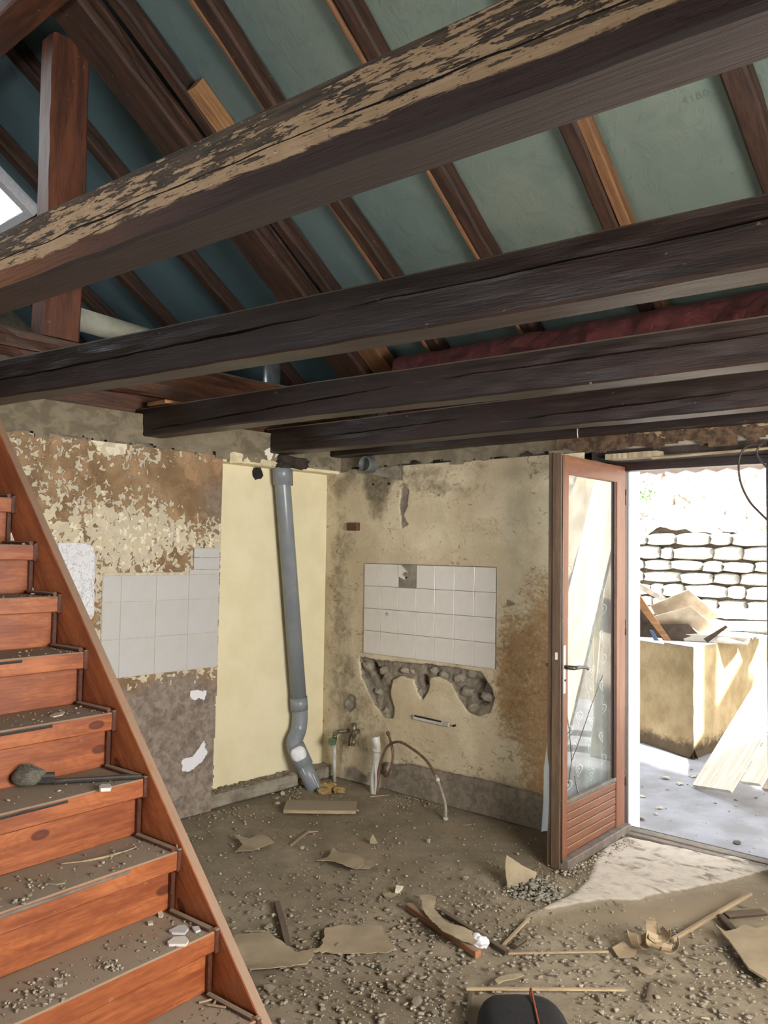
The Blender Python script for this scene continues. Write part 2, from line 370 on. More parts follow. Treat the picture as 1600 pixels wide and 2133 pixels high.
def membrane():
    g = G('teal_roof_membrane'); o = g.obj(); x, y, z = g.sep(o)
    n = g.noise(o, 1.3, 4, .6, .6); n2 = g.noise(o, 7, 5, .65, 1.0); n3 = g.noise(g.map(o, (1, .35, 1)), 14, 3, .6, 2.0)
    col = g.mix(g.st(n, .35, .7), lin(108, 121, 112), lin(122, 130, 117))
    col = g.mix(g.st(x, 2.2, -1.0), col, lin(80, 102, 108))
    col = g.mix(g.op('MULTIPLY', g.st(n2, .50, .70), .28), col, lin(74, 92, 84))
    col = g.mix(g.op('MULTIPLY', g.st(n3, .66, .74), .55), col, lin(70, 98, 96))
    col = g.mix(g.op('MULTIPLY', g.st(g.noise(o, 3.1, 4, .6, 1.5), .70, .73), .9), col, lin(60, 124, 116))
    return g.end(col, .6, g.bump(g.op('ADD', n2, g.op('MULTIPLY', n3, .6)), .006), spec=.35)
M['membrane'] = membrane()
def plaster_back():
    g = G('stained_cream_plaster'); r, gg, b = g.attr(); o = g.obj()
    n = g.noise(o, 3.2, 5, .6, .4); n2 = g.noise(o, 22, 5, .65, .6); n3 = g.noise(o, 90, 3, .6); nm = g.noise(g.map(o, (1, 1, 2.2)), 9, 5, .7, .8)
    col = g.mix(g.st(n, .35, .7), lin(188, 172, 142), lin(210, 197, 168))
    f = g.op('ADD', g.op('ADD', gg, g.op('MULTIPLY', g.op('SUBTRACT', nm, .5), 1.3)), g.op('MULTIPLY', g.op('SUBTRACT', g.noise(o, 48, 5, .7), .5), 1.5)); f = g.op('MULTIPLY', f, g.st(gg, .02, .2)); col = g.mix(g.op('MULTIPLY', g.st(f, .25, 1.0), .85), col, lin(150, 114, 72))
    col = g.mix(g.op('MULTIPLY', g.st(f, .95, 1.5), .7), col, lin(104, 72, 42))
    f2 = g.op('ADD', b, g.op('MULTIPLY', g.op('SUBTRACT', n2, .5), 1.0)); col = g.mix(g.op('MULTIPLY', g.st(f2, .22, .95), .8), col, lin(104, 94, 74))
    col = g.mix(g.op('MULTIPLY', g.st(f2, .85, 1.3), .8), col, lin(50, 44, 36))
    mold = g.noise(g.map(o, (1, 1, 1.6)), 16, 6, .72, 1.2); big = g.noise(o, 2.7, 2); col = g.mix(g.op('MULTIPLY', g.st(g.op('ADD', mold, g.op('MULTIPLY', big, .3)), .735, .81), .7), col, lin(104, 90, 68))
    mort = g.mix(g.st(n2, .3, .7), lin(112, 103, 90), lin(146, 136, 120)); col = g.mix(g.st(r, .35, .6), col, mort)
    col = g.mix(g.op('MULTIPLY', g.st(n3, .60, .75), .25), col, lin(120, 100, 74))
    return g.end(col, .88, g.bump(g.op('ADD', n2, g.op('MULTIPLY', mold, .8)), .006), spec=.25)
M['plaster_back'] = plaster_back()
def plaster_left():
    """r: how much cream paint survives, g: grey damp, b: white patches"""
    g = G('flaking_layered_paint'); r, gg, b = g.attr(); o = g.obj()
    n = g.noise(o, 4, 5, .6, .4); n2 = g.noise(o, 25, 6, .62, .5); n3 = g.noise(o, 70, 4, .6); n4 = g.noise(o, 11, 5, .55, .3)
    base = g.mix(g.st(n, .35, .68), lin(122, 98, 72), lin(158, 132, 100))
    base = g.mix(g.op('MULTIPLY', g.st(n2, .5, .7), .6), base, lin(110, 84, 60)); base = g.mix(g.op('MULTIPLY', g.st(n4, .52, .66), .6), base, lin(176, 140, 108))
    base = g.mix(g.op('MULTIPLY', gg, .85), base, g.mix(g.st(n2, .35, .65), lin(112, 103, 96), lin(150, 139, 128)))
    base = g.mix(g.op('MULTIPLY', g.op('MULTIPLY', gg, g.st(n4, .5, .66)), .55), base, lin(86, 77, 72))
    f = g.op('ADD', n2, g.op('MULTIPLY', g.op('SUBTRACT', r, .5), .55)); lay = g.st(f, .50, .515)
    cream = g.mix(g.noise(o, 7, 4, .6), lin(178, 166, 140), lin(216, 204, 176)); cream2 = g.mix(g.st(g.noise(o, 26, 4), .45, .6), cream, lin(188, 178, 158))
    col = g.mix(lay, base, cream2)
    ed = g.op('MULTIPLY', g.st(f, .482, .50), g.op('SUBTRACT', 1, lay)); col = g.mix(g.op('MULTIPLY', ed, .5), col, lin(72, 56, 42))
    f3 = g.op('ADD', g.noise(o, 27, 4), g.op('MULTIPLY', g.op('SUBTRACT', r, .5), .35)); col = g.mix(g.op('MULTIPLY', g.st(f3, .64, .655), .85), col, lin(228, 218, 196))
    col = g.mix(g.st(b, .4, .5), col, lin(216, 216, 220))
    col = g.mix(g.op('MULTIPLY', g.st(n3, .62, .76), .35), col, lin(110, 92, 70))
    return g.end(col, .88, g.bump(g.op('ADD', g.op('MULTIPLY', lay, .8), n3), .004), spec=.25)
M['plaster_left'] = plaster_left()
M['band'] = None
def bandmat():
    g = G('dark_flaking_band'); r, gg, b = g.attr(); o = g.obj()
    n = g.noise(g.map(o, (1, 1, 1.5)), 9, 6, .6, .6); n2 = g.noise(o, 30, 5)
    base = g.mix(g.st(n2, .35, .65), lin(58, 44, 34), lin(92, 74, 56)); cream = g.mix(g.noise(o, 6, 4), lin(112, 98, 74), lin(148, 132, 104))
    f = g.op('ADD', n, g.op('MULTIPLY', g.op('SUBTRACT', r, .5), .6)); col = g.mix(g.st(f, .50, .52), base, cream)
    col = g.mix(g.op('MULTIPLY', gg, .9), col, g.mix(g.st(n, .35, .65), lin(108, 100, 83), lin(132, 122, 103)))
    col = g.mix(g.st(b, .4, .6), col, lin(220, 214, 198))
    return g.end(col, .9, g.bump(g.op('ADD', f, n2), .0025), spec=.25)
M['band'] = bandmat()
def floormat():
    g = G('dusty_rubble_floor'); r, gg, b = g.attr(); o = g.obj()
    n = g.noise(o, 2.2, 5, .6, .5); n2 = g.noise(o, 16, 6, .65, .4); n3 = g.noise(o, 80, 4, .7); vo = g.vor(o, 70); sp = g.vor(o, 34)
    col = g.mix(g.st(n, .35, .68), lin(126, 115, 98), lin(148, 137, 118)); col = g.mix(g.op('MULTIPLY', g.st(n2, .45, .7), .4), col, lin(116, 103, 84))
    col = g.mix(g.op('MULTIPLY', g.st(vo, .32, .12), .25), col, lin(160, 148, 128))
    col = g.mix(g.op('MULTIPLY', g.st(sp, .09, .05), .6), col, lin(188, 176, 152))
    f = g.op('ADD', r, g.op('MULTIPLY', g.op('SUBTRACT', n2, .5), .5)); sm = g.noise(g.map(o, (1, 2.4, 1), rot=(0, 0, .9)), 7, 5, .6, .8)
    sm2 = g.noise(o, 3.2, 5, .65, 1.2); cem = g.mix(g.op('MULTIPLY', g.st(sm, .48, .62), g.st(sm2, .42, .62)), lin(200, 192, 180), lin(138, 128, 114)); cem = g.mix(g.op('MULTIPLY', g.st(n2, .42, .7), .3), cem, lin(120, 110, 98))
    col = g.mix(g.st(f, .35, .62), col, cem)
    col = g.mix(g.op('MULTIPLY', gg, .9), col, g.mix(n2, lin(132, 116, 94), lin(158, 144, 122)))
    col = g.mix(g.op('MULTIPLY', b, .45), col, lin(72, 60, 47))
    return g.end(col, .95, g.bump(g.op('ADD', g.op('ADD', n2, n3), g.op('MULTIPLY', vo, -.3)), .0018), spec=.15)
M['floor'] = floormat()
def chipmat():
    g = G('broken_chips'); g.attr(); o = g.obj(); n = g.noise(o, 60, 4); col = g.mix(g.op('MULTIPLY', g.st(n, .25, .55), .65), g.acol, DUST)
    return g.end(col, .9, g.bump(n, .002), spec=.2)
M['chips'] = chipmat()
M['tile'] = None
def tilemat(name, c, dirt):
    g = G(name); o = g.obj(); oi = g.n('ShaderNodeObjectInfo'); n = g.noise(o, 5, 4); n2 = g.noise(o, 30, 5, .7)
    col = g.mix(g.st(n, .3, .8), c, dirt); col = g.mix(g.op('MULTIPLY', oi.outputs['Random'], .25), col, dirt); col = g.mix(g.op('MULTIPLY', g.st(n2, .66, .72), .5), col, lin(120, 104, 84))
    return g.end(col, .28, None, spec=.5)
M['tile'] = tilemat('white_glazed_tile', lin(214, 210, 204), lin(198, 190, 178)); M['tile_left'] = tilemat('grey_white_glazed_tile', lin(188, 187, 188), lin(178, 176, 168))
M['niche'] = simple('cream_yellow_paint', lin(228, 218, 184), lin(220, 209, 172), 5, .6, .002)
M['cream_lip'] = simple('cream_plaster_lip', lin(226, 216, 184), lin(190, 176, 140), 14, .8, .004)
M['mortar'] = simple('grey_mortar', lin(108, 100, 88), lin(150, 142, 126), 9, .95, .008)
M['dark_hole'] = simple('dark_cavity', lin(20, 17, 14), lin(40, 34, 28), 18, .95, .008)
M['soot'] = simple('sooty_wood', lin(30, 24, 20), lin(58, 48, 40), 18, .9, .004)
M['pvc'] = simple('grey_pvc', lin(118, 124, 131), lin(130, 134, 137), 9, .32, 0)
M['pvc_dark'] = simple('dark_grey_pvc', lin(76, 80, 80), lin(104, 106, 102), 12, .5, 0)
M['white_pvc'] = simple('dusty_white_pvc', lin(200, 198, 190), lin(160, 156, 146), 14, .5, 0)
M['duct'] = simple('off_white_duct', lin(196, 196, 178), lin(170, 170, 150), 6, .6, .001)
M['zinc'] = simple('galvanised_pipe', lin(168, 174, 180), lin(140, 146, 152), 16, .35, 0, metal=.8)
M['steel'] = simple('worn_steel', lin(120, 118, 112), lin(70, 66, 60), 30, .4, .001, metal=.9)
M['valve'] = simple('corroded_green_brass', lin(60, 104, 62), lin(96, 110, 84), 60, .6, .002)
M['brass'] = simple('dull_valve_metal', lin(140, 132, 112), lin(84, 78, 64), 50, .45, .002, metal=.6)
M['hose'] = simple('brown_hose', lin(84, 58, 44), lin(118, 92, 74), 40, .6, .001)
M['hose_grey'] = simple('grey_hose_end', lin(150, 144, 132), lin(116, 108, 96), 40, .6, .001)
M['red'] = simple('dark_red_rough_plaster', lin(96, 40, 38), lin(62, 28, 26), 14, .75, .02, dist=.8)
M['rubble'] = simple('grey_rubble_masonry', lin(62, 62, 56), lin(112, 108, 98), 12, .95, .02)
M['paper'] = simple('dusty_wallpaper', lin(138, 122, 97), lin(164, 148, 121), 9, .9, .002, dust=.4)
M['kraft'] = simple('brown_kraft_paper', lin(150, 130, 102), lin(172, 152, 122), 6, .7, .001)
M['skim'] = simple('thin_plaster_flake', lin(130, 117, 94), lin(160, 146, 120), 9, .9, .003)
M['white_chip'] = simple('white_plaster', lin(206, 198, 180), lin(168, 156, 134), 40, .9, .003)
M['styro'] = simple('white_polystyrene', lin(226, 228, 232), lin(206, 208, 212), 60, .8, .004)
M['foam'] = simple('yellow_foam', lin(182, 154, 98), lin(132, 108, 68), 26, .9, .01)
M['stonechip'] = simple('grey_brown_stone', lin(128, 119, 104), lin(160, 150, 134), 30, .95, .004)
M['black'] = simple('black_cloth', lin(14, 14, 17), lin(24, 24, 28), 60, .85, .002)
M['orange'] = simple('orange_piping', lin(150, 70, 40), lin(120, 56, 36), 40, .7, 0)
M['grip'] = simple('black_grip_strip', lin(22, 22, 22), lin(44, 42, 38), 50, .8, .002, dust=.3)
M['bristle'] = simple('grey_bristles', lin(84, 80, 70), lin(116, 112, 100), 90, .95, .006)
M['cable'] = simple('black_cable', lin(40, 32, 28), lin(56, 46, 40), 40, .55, 0)
M['door'] = wood('red_brown_varnish', lin(108, 64, 42), lin(136, 86, 58), .45, .7, 10, 6, var=1, bumpd=.001)
M['door_edge'] = wood('worn_door_edge', lin(74, 56, 42), lin(106, 84, 62), .6, 0, 10, 6, var=1, bumpd=.001)
M['frame'] = wood('dark_door_frame', lin(30, 16, 12), lin(50, 28, 20), .4, .5, 10, 6, var=1)
M['alu'] = simple('dusty_metal_sill', lin(92, 84, 76), lin(116, 106, 96), 20, .6, .001)
M['render_white'] = simple('white_render', lin(222, 224, 226), lin(208, 210, 214), 8, .9, .003)
M['concrete'] = simple('outdoor_concrete', lin(140, 140, 146), lin(116, 115, 116), 3.5, .95, .006)
def basinm():
    g = G('tan_rendered_block'); o = g.obj(); n = g.noise(o, 4, 6, .65); n2 = g.noise(o, 14, 5, .7)
    col = g.mix(g.st(n, .3, .7), lin(172, 152, 116), lin(140, 120, 86)); z = g.sep(o)[2]
    st_ = g.st(g.op('ADD', z, g.op('MULTIPLY', g.op('SUBTRACT', n2, .5), .22)), .12, .03); tp = g.st(g.op('ADD', z, g.op('MULTIPLY', g.op('SUBTRACT', n2, .5), .16)), .78, .84)
    col = g.mix(g.op('MULTIPLY', st_, .85), col, lin(62, 50, 38)); col = g.mix(g.op('MULTIPLY', tp, .5), col, lin(120, 110, 92))
    return g.end(col, .95, g.bump(n2, .006), spec=.2)
M['basin'] = basinm()
M['stone'] = simple('pale_dry_stone', lin(206, 200, 188), lin(178, 170, 158), 7, .95, .02)
M['earth'] = simple('earth_bank', lin(180, 170, 158), lin(96, 84, 72), 9, .97, .05, dist=1)
M['gap'] = simple('dark_joint_earth', lin(150, 140, 128), lin(176, 166, 150), 12, .97, .02)
M['plank'] = wood('pale_weathered_plank', lin(196, 186, 168), lin(226, 218, 202), .85, 0, 10, 6, var=1)
M['board'] = simple('weathered_board', lin(186, 172, 152), lin(150, 134, 112), 6, .9, .003)
M['board_dark'] = simple('dark_scrap_board', lin(84, 70, 56), lin(56, 46, 38), 10, .9, .004)
M['leaf'] = simple('small_green_leaves', lin(90, 124, 60), lin(60, 90, 40), 10, .7, 0)
M['blue'] = simple('blue_plastic', lin(96, 118, 150), lin(80, 100, 130), 10, .5, 0)
M['corr'] = simple('porch_sheet', lin(120, 100, 92), lin(92, 74, 68), 6, .8, .002)
def glassm():
    g = G('dusty_window_glass'); o = g.obj(); tr = g.n('ShaderNodeBsdfTransparent'); tr.inputs[0].default_value = (.90, .93, .94, 1)
    gl = g.n('ShaderNodeBsdfGlossy'); gl.inputs['Roughness'].default_value = .015; df = g.n('ShaderNodeBsdfDiffuse'); df.inputs[0].default_value = lin(200, 200, 198)
    fr = g.n('ShaderNodeFresnel'); fr.inputs[0].default_value = 2.1; m1 = g.n('ShaderNodeMixShader'); bf_ = g.n('ShaderNodeNewGeometry').outputs['Backfacing']; g.put(m1.inputs[0], g.op('MULTIPLY', fr.outputs[0], g.op('SUBTRACT', 1, bf_))); g.put(m1.inputs[1], tr.outputs[0]); g.put(m1.inputs[2], gl.outputs[0])
    m2 = g.n('ShaderNodeMixShader'); g.put(m2.inputs[0], g.op('ADD', .05, g.op('MULTIPLY', g.st(g.noise(g.map(o, (1, 1, .5)), 9, 5, .7, 1), .55, .8), .12))); g.put(m2.inputs[1], m1.outputs[0]); g.put(m2.inputs[2], df.outputs[0])
    g.t.links.new(m2.outputs[0], g.out.inputs[0]); return g.m
M['glass'] = glassm()
def clear(name, col, a):
    g = G(name); tr = g.n('ShaderNodeBsdfTransparent'); df = g.n('ShaderNodeBsdfDiffuse'); df.inputs[0].default_value = col; tl = g.n('ShaderNodeBsdfTranslucent'); tl.inputs[0].default_value = col
    m = g.n('ShaderNodeMixShader'); m.inputs[0].default_value = .5; g.put(m.inputs[1], df.outputs[0]); g.put(m.inputs[2], tl.outputs[0])
    m2 = g.n('ShaderNodeMixShader'); m2.inputs[0].default_value = a; g.put(m2.inputs[1], tr.outputs[0]); g.put(m2.inputs[2], m.outputs[0]); g.t.links.new(m2.outputs[0], g.out.inputs[0]); return g.m
M['net'] = clear('sheer_net', lin(190, 206, 214), .42); M['lace'] = clear('lace_thread', lin(244, 248, 250), .98)

# ================================================================ THE SETTING
def st(name, o): tag(o, kind='structure'); return o
def sbox(name, x0, x1, y0, y1, z0, z1, mat, parent=None, bev=.004, kind=True):
    o = cbox(name, x1-x0, y1-y0, z1-z0, mat, T((x0+x1)/2, (y0+y1)/2, z0), parent, bev)
    if kind and parent is None: o['kind'] = 'structure'
    return o
# ---- floor
slab = fl([(1300, 1742), (1262, 1762), (1236, 1795), (1222, 1835), (1190, 1862), (1085, 1912), (1150, 1897), (1240, 1880), (1335, 1878), (1352, 1868), (1430, 1856), (1520, 1840), (1598, 1818), (1640, 1806)])
dust = fl([(1085, 1912), (1335, 1885), (1560, 1850), (1590, 1870), (1450, 1930), (1330, 1925), (1150, 1930)])
swe1 = fl([(690, 1745), (760, 1770), (840, 1790), (860, 1775), (780, 1755), (700, 1735)]); swe2 = fl([(905, 1712), (960, 1718), (1010, 1748), (1000, 1758), (940, 1738)])
FX, FY = -0.35, -6.7
def fdisp(u, v):
    x = u+FX; y = v+FY; d = edist(x, y, slab)
    return (fbm(x*3, y*3, 3)-.5)*.012+(fbm(x*22, y*22, 5, 3)-.5)*.007+sst(-.006, .006, d+(fbm(x*30, y*30, 8)-.5)*.012)*.012-.006
def fmask(u, v):
    x = u+FX; y = v+FY
    r = sst(-.03, .05, edist(x, y, slab)); g_ = np.maximum(sst(-.06, .1, edist(x, y, dust))*.8, np.maximum(sst(-.05, .03, edist(x, y, swe1)), sst(-.05, .03, edist(x, y, swe2)))*.7)
    b = blob(x, y, .6, -.6, 1.3, .7, 4, .5, 3)*.55+blob(x, y, 1.6, -.2, .5, .45, 6, .3, 4)*.9+blob(x, y, 2.0, -1.9, .8, .4, 9, .5, 4)*.6  # blob behind the open door paints the leaf's shadow over the dark floor
    return r, g_, b*(1-r)
st('floor', wallgrid('floor', (FX, FY, 0), (1, 0, 0), (0, 0, 1), 5.5, 7.04, .02, fdisp, fmask, M['floor'], V=(0, 1, 0)))['kind'] = 'structure'
sbox('floor_slab', -3.4, 5.2, -6.9, .36, -.25, -.03, M['mortar'])
# ---- back wall
P1 = [tuple(onY(p)[[0, 2]]) for p in [(748, 1368), (800, 1376), (900, 1384), (1000, 1398), (1022, 1432), (1030, 1455), (1020, 1484), (996, 1493), (975, 1484), (955, 1455), (940, 1425), (915, 1410), (895, 1412), (892, 1438), (878, 1458), (868, 1440), (860, 1415), (835, 1408), (818, 1416), (813, 1445), (822, 1478), (818, 1497), (802, 1496), (780, 1468), (765, 1438), (752, 1410)]]
P2 = [tuple(onY(p)[[0, 2]]) for p in [(715, 1452), (728, 1445), (740, 1452), (741, 1475), (728, 1483), (713, 1478)]]
P3 = [tuple(onY(p)[[0, 2]]) for p in [(838, 960), (1150, 944), (1152, 930), (700, 930), (690, 968), (735, 962), (745, 985), (838, 1000)]]
P4 = [tuple(onY(p)[[0, 2]]) for p in [(838, 1005), (852, 1020), (848, 1055), (838, 1075), (850, 1092), (836, 1100), (832, 1050)]]
P5 = [tuple(onY(p)[[0, 2]]) for p in [(787, 1590), (860, 1592), (950, 1612), (1000, 1622), (1140, 1660), (1140, 1735), (960, 1695), (790, 1650)]]
holes = [onY(p)[[0, 2]] for p in [(786, 1402), (880, 1418), (1000, 1440), (775, 1388)]]; hr = [.035, .028, .06, .025]
BX = -.2
def bdisp(u, v):
    x = u+BX; n = (fbm(x*25, v*25, 21)-.5)*.012; c = sst(-.004, .008, edist(x, v, P1)+n); c2 = sst(-.003, .006, edist(x, v, P2)+n)
    rough = (fbm(x*14, v*14, 33, 4)-.5)
    d = -(c*(.022+.05*rough)+c2*(.012+.03*rough))
    for h, r in zip(holes, hr): d = d-.105*sst(1.25, .6, np.hypot(x-h[0], (v-h[1])*.9)/r+rough*.8)*c
    d = d-.010*sst(-.003, .005, edist(x, v, P3)+n*1.5)*(1+2*rough)-.008*sst(-.003, .004, edist(x, v, P4)+n)
    d = d-.010*sst(-.004, .004, edist(x, v, P5)+n)
    return d+(fbm(x*2.5, v*2.5, 41)-.5)*.016+(fbm(x*12, v*12, 43)-.5)*.006*sst(.3, 1.2, x)
def bmask(u, v):
    x = u+BX; n = (fbm(x*25, v*25, 21)-.5)*.012
    r = np.maximum.reduce([sst(-.004, .004, edist(x, v, P1)+n), sst(-.003, .003, edist(x, v, P2)+n), .75*sst(-.01, .01, edist(x, v, P3)+n*2), .8*sst(-.003, .003, edist(x, v, P4)+n), sst(-.006, .006, edist(x, v, P5)+n), blob(x, v, .2, .04, .25, .12, 3, .3)*.8])
    g_ = sst(1.15, 1.62, x+(fbm(x*3, v*3, 7)-.5)*.5)*sst(1.6, .9, v+(fbm(x*4, v*4, 8)-.5)*.6)*.95+blob(x, v, 1.62, 1.1, .4, .6, 9, .3, 5)*.6+blob(x, v, 1.15, 1.72, .5, .16, 11, .6, 7)*.45+blob(x, v, .25, 1.2, .12, 1.2, 15, .4, 6)*.25
    b = blob(x, v, .33, 1.95, .14, .28, 12, .25, 8)*1.1+blob(x, v, .0, 1.2, .17, 1.2, 13, .5, 9)*.5+blob(x, v, .45, 2.05, .9, .16, 14, .6, 6)*.7+blob(x, v, .95, 1.95, .4, .07, 18, .8, 14)*.4+blob(x, v, .18, .5, .3, .5, 19, .5, 8)*.45+.18
    b = b+blob(x, v, 1.4, .1, .5, .2, 23, .4, 6)*.8+blob(x, v, .05, .25, .1, .25, 29, .4, 6)*.4
    return r, g_, b
wb = wallgrid('wall_back', (BX, 0, 0), (1, 0, 0), (0, -1, 0), 2.055, 2.125, .008, bdisp, bmask, M['plaster_back']); wb['kind'] = 'structure'
sbox('wall_back_core', -3.3, 1.62, .12, .5, 0, 2.6, M['mortar']); sbox('wall_back_pier', 1.62, 1.856, .012, .4, 0, 2.09, M['plaster_back'])
sbox('wall_back_pier_outer', 1.62, 1.80, .4, .54, 0, 2.6, M['render_white'])
sbox('wall_back_east', 2.86, 5.1, 0, .54, 0, 2.6, M['plaster_back']); sbox('wall_back_jamb', 2.792, 2.87, .10, .54, 0, 2.6, M['plaster_back']); sbox('wall_back_lintel', 1.62, 2.9, .012, .54, 2.13, 2.6, M['mortar'])
def gdisp(s1, a): return lambda u, v: (fbm(u*9, v*9, s1)-.5)*a+(fbm(u*30, v*30, s1+3)-.5)*a*.4
def rag(s, H, lo=.03): # ragged lower edge
    return lambda u, v: v < lo*fbm(u*12, u*0+3, s)*2*(fbm(u*2, u*0, s+1) > .35)
o = wallgrid('trim_1', (0.0, -.012, 2.105), (1, 0, 0), (0, -1, 0), 5.0, .23, .01, gdisp(60, .016), lambda u, v: (.30+.26*sst(1.9, 2.3, u)*sst(.06, .12, v)-.3*sst(.09, .02, v), sst(1.75, 1.5, u), u*0), M['band'], cut=rag(70, .2)); o['kind'] = 'structure'
# ---- left wall
LT0 = -3.3
def LP(t, z, off=0.0): return LD*t+LN*off+np.array([0, 0, z])
WP = [tuple((float(q@LD), q[2])) for q in [onL(p) for p in [(120, 1130), (175, 1131), (192, 1138), (197, 1160), (196, 1230), (194, 1285), (120, 1285)]]]
W2 = [tuple((float(q@LD), q[2])) for q in [onL(p) for p in [(395, 1441), (410, 1436), (431, 1440), (425, 1457), (408, 1455), (398, 1458)]]]
W3 = [tuple((float(q@LD), q[2])) for q in [onL(p) for p in [(380, 1582), (400, 1578), (415, 1560), (424, 1542), (430, 1568), (422, 1585), (400, 1605), (380, 1606)]]]
W4 = [tuple((float(q@LD), q[2])) for q in [onL(p) for p in [(190, 916), (265, 922), (262, 946), (225, 950), (205, 938)]]]
def ldisp(u, v):
    t = u+LT0; n = (fbm(u*30, v*30, 81)-.5)*.01
    return (fbm(u*2.2, v*2.2, 80)-.5)*.018+(fbm(u*18, v*18, 82)-.5)*.005+.006*sst(-.004, .003, np.maximum(edist(t, v, WP), edist(t, v, W4))+n)
def lmask(u, v):
    t = u+LT0; n = (fbm(u*40, v*40, 84, 3)-.5)*.022
    r = .44+.16*sst(1.85, 1.6, v)-.10*sst(1.5, 1.35, v)+.22*blob(t, v, -1.5, 1.66, .75, .2, 85, .3, 5)-.36*blob(t, v, -1.15, 1.88, .3, .32, 86, .3, 5)-.16*blob(t, v, -1.5, 1.95, .8, .10, 87, .4, 6)-.42*sst(.85, .7, v)-.25*blob(t, v, -1.3, 1.5, .2, .13, 90, .4, 6)
    g_ = sst(.86, .74, v+(fbm(u*9, v*9, 88)-.5)*.2)*1.0+blob(t, v, -1.03, 1.6, .09, .5, 89, .5, 9)*.5+blob(t, v, -1.08, 1.85, .14, .2, 91, .4, 9)*.5
    b = np.maximum.reduce([sst(-.004, .004, edist(t, v, WP)+n*.3), sst(-.003, .003, edist(t, v, W2)+n), sst(-.003, .003, edist(t, v, W3)+n), .0*t])
    r = np.maximum(r, 1.3*sst(-.002, .004, edist(t, v, W4)+n))
    return r, g_, b
wl = wallgrid('wall_left', LP(LT0, 0), LD, LN, 2.28, 2.125, .008, ldisp, lmask, M['plaster_left'], cut=lambda u, v: (u+LT0) > -1.045+.07*v/2.1+(fbm(v*14, v*0, 93)-.5)*.022); wl['kind'] = 'structure'
def lbox(name, t0, t1, o0, o1, z0, z1, mat, parent=None, bev=.004, kind=True, sub=0, jit=0):
    c = LP((t0+t1)/2, z0, (o0+o1)/2); o = cbox(name, t1-t0, abs(o1-o0), z1-z0, mat, T(c[0], c[1], c[2], LA), parent, bev, sub=sub, jit=jit)
    if kind and parent is None: o['kind'] = 'structure'
    return o
lbox('wall_left_core', LT0, -1.03, -.4, -.03, 0, 2.3, M['mortar']); lbox('wall_left_core', -1.03, .1, -.4, -.155, 0, 2.3, M['mortar'])
lbox('wall_left_head', -1.04, .02, -.16, -.008, 2.115, 2.3, M['mortar'])
npn = wallgrid('niche_panel', LP(-1.05, 0, -.14), LD, LN, 1.12, 2.12, .02, lambda u, v: (fbm(u*3, v*2, 95)-.5)*.008, lambda u, v: (u*0, u*0, u*0), M['niche'], parent=wl)
cbox('niche_soffit', 1.04, .12, .03, M['niche'], T(*LP(-.5, 2.095, -.08), LA), wl, .003)
sheet('cream_lip', [(-.98, 2.088), (-.585, 2.100), (-.6, 2.122), (-.66, 2.131), (-.8, 2.134), (-.84, 2.146), (-.95, 2.156), (-.975, 2.15)], 0, .014, .002, M['cream_lip'], wl, 5, jag=.006, step=.015, M=Matrix(((LD[0], 0, LN[0], 0), (LD[1], 0, LN[1], 0), (0, 1, 0, 0), (0, 0, 0, 1))))
o = wallgrid('trim_2', LP(LT0, 2.105, .012), LD, LN, 3.28, .20, .01, gdisp(64, .016), lambda u, v: (.55+.3*blob(u+LT0, v, -1.3, .1, .4, .2, 5), sst(.2, .4, fbm(u*4, v*4, 7))*.12+.88, sst(.35, .8, blob(u+LT0, v, -.66, .07, .09, .07, 6, .9, 30))), M['band'], cut=rag(75, .2, .025)); o['kind'] = 'structure'
lbox('wall_left_plate', LT0, .1, -.35, -.06, 2.3, 2.43, M['joist_old'])
# ledge in the niche
for a, b_, h in [(-1.07, -.335, .078), (-.17, .0, .075)]:
    o = lbox('niche_ledge', a, b_, -.13, -.012, 0, h, M['mortar'], wl, .006, sub=5, jit=.003)
# ---- roof
PH = math.radians(34.5); SD = Vector((0, math.cos(PH), -math.sin(PH))); SN = Vector((0, math.sin(PH), math.cos(PH)))
def RP(x, y, up_=0.0, ze=2.95): p = Vector((x, y, ze-math.tan(PH)*y)); return p+SN*up_
rx = [(-3.5, .085), (-2.8, .085), (-2.12, .085), (-1.52, .10), (-.76, .09), (-.05, .085), (.20, .085), (.70, .085), (1.40, .085), (2.13, .085), (2.85, .105), (3.57, .085), (4.28, .085)]
ceil = cbox('ceiling', 8.6, .05, .03, M['rafter'], T(.8, -3.45, 5.42)); ceil['kind'] = 'structure'
cbox('ridge_cap', 8.8, .7, .05, M['rafter'], T(.8, -3.47, 5.50), ceil)
def deck(name, x0, x1, y0, y1, up_):
    L = (y1-y0)/math.cos(PH); return cbox(name, x1-x0, L, .04, M['rafter'], Matrix.Translation(RP((x0+x1)/2, (y0+y1)/2, up_)) @ Matrix.Rotation(-PH, 4, 'X'), ceil, .003)
SKX0, SKX1, SKY0, SKY1 = -2.62, -1.80, -2.5, -1.42
deck('roof_deck', -3.6, SKX0, -3.5, .8, .2); deck('roof_deck', SKX1, 5.2, -3.5, .8, .2); deck('roof_deck', SKX0, SKX1, -3.5, SKY0, .2); deck('roof_deck', SKX0, SKX1, SKY1, .8, .2)
cbox('roof_deck', 8.8, 4.4, .04, M['rafter'], Matrix.Translation((.8, -5.25, 4.25)) @ Matrix.Rotation(PH, 4, 'X'), ceil, .003)
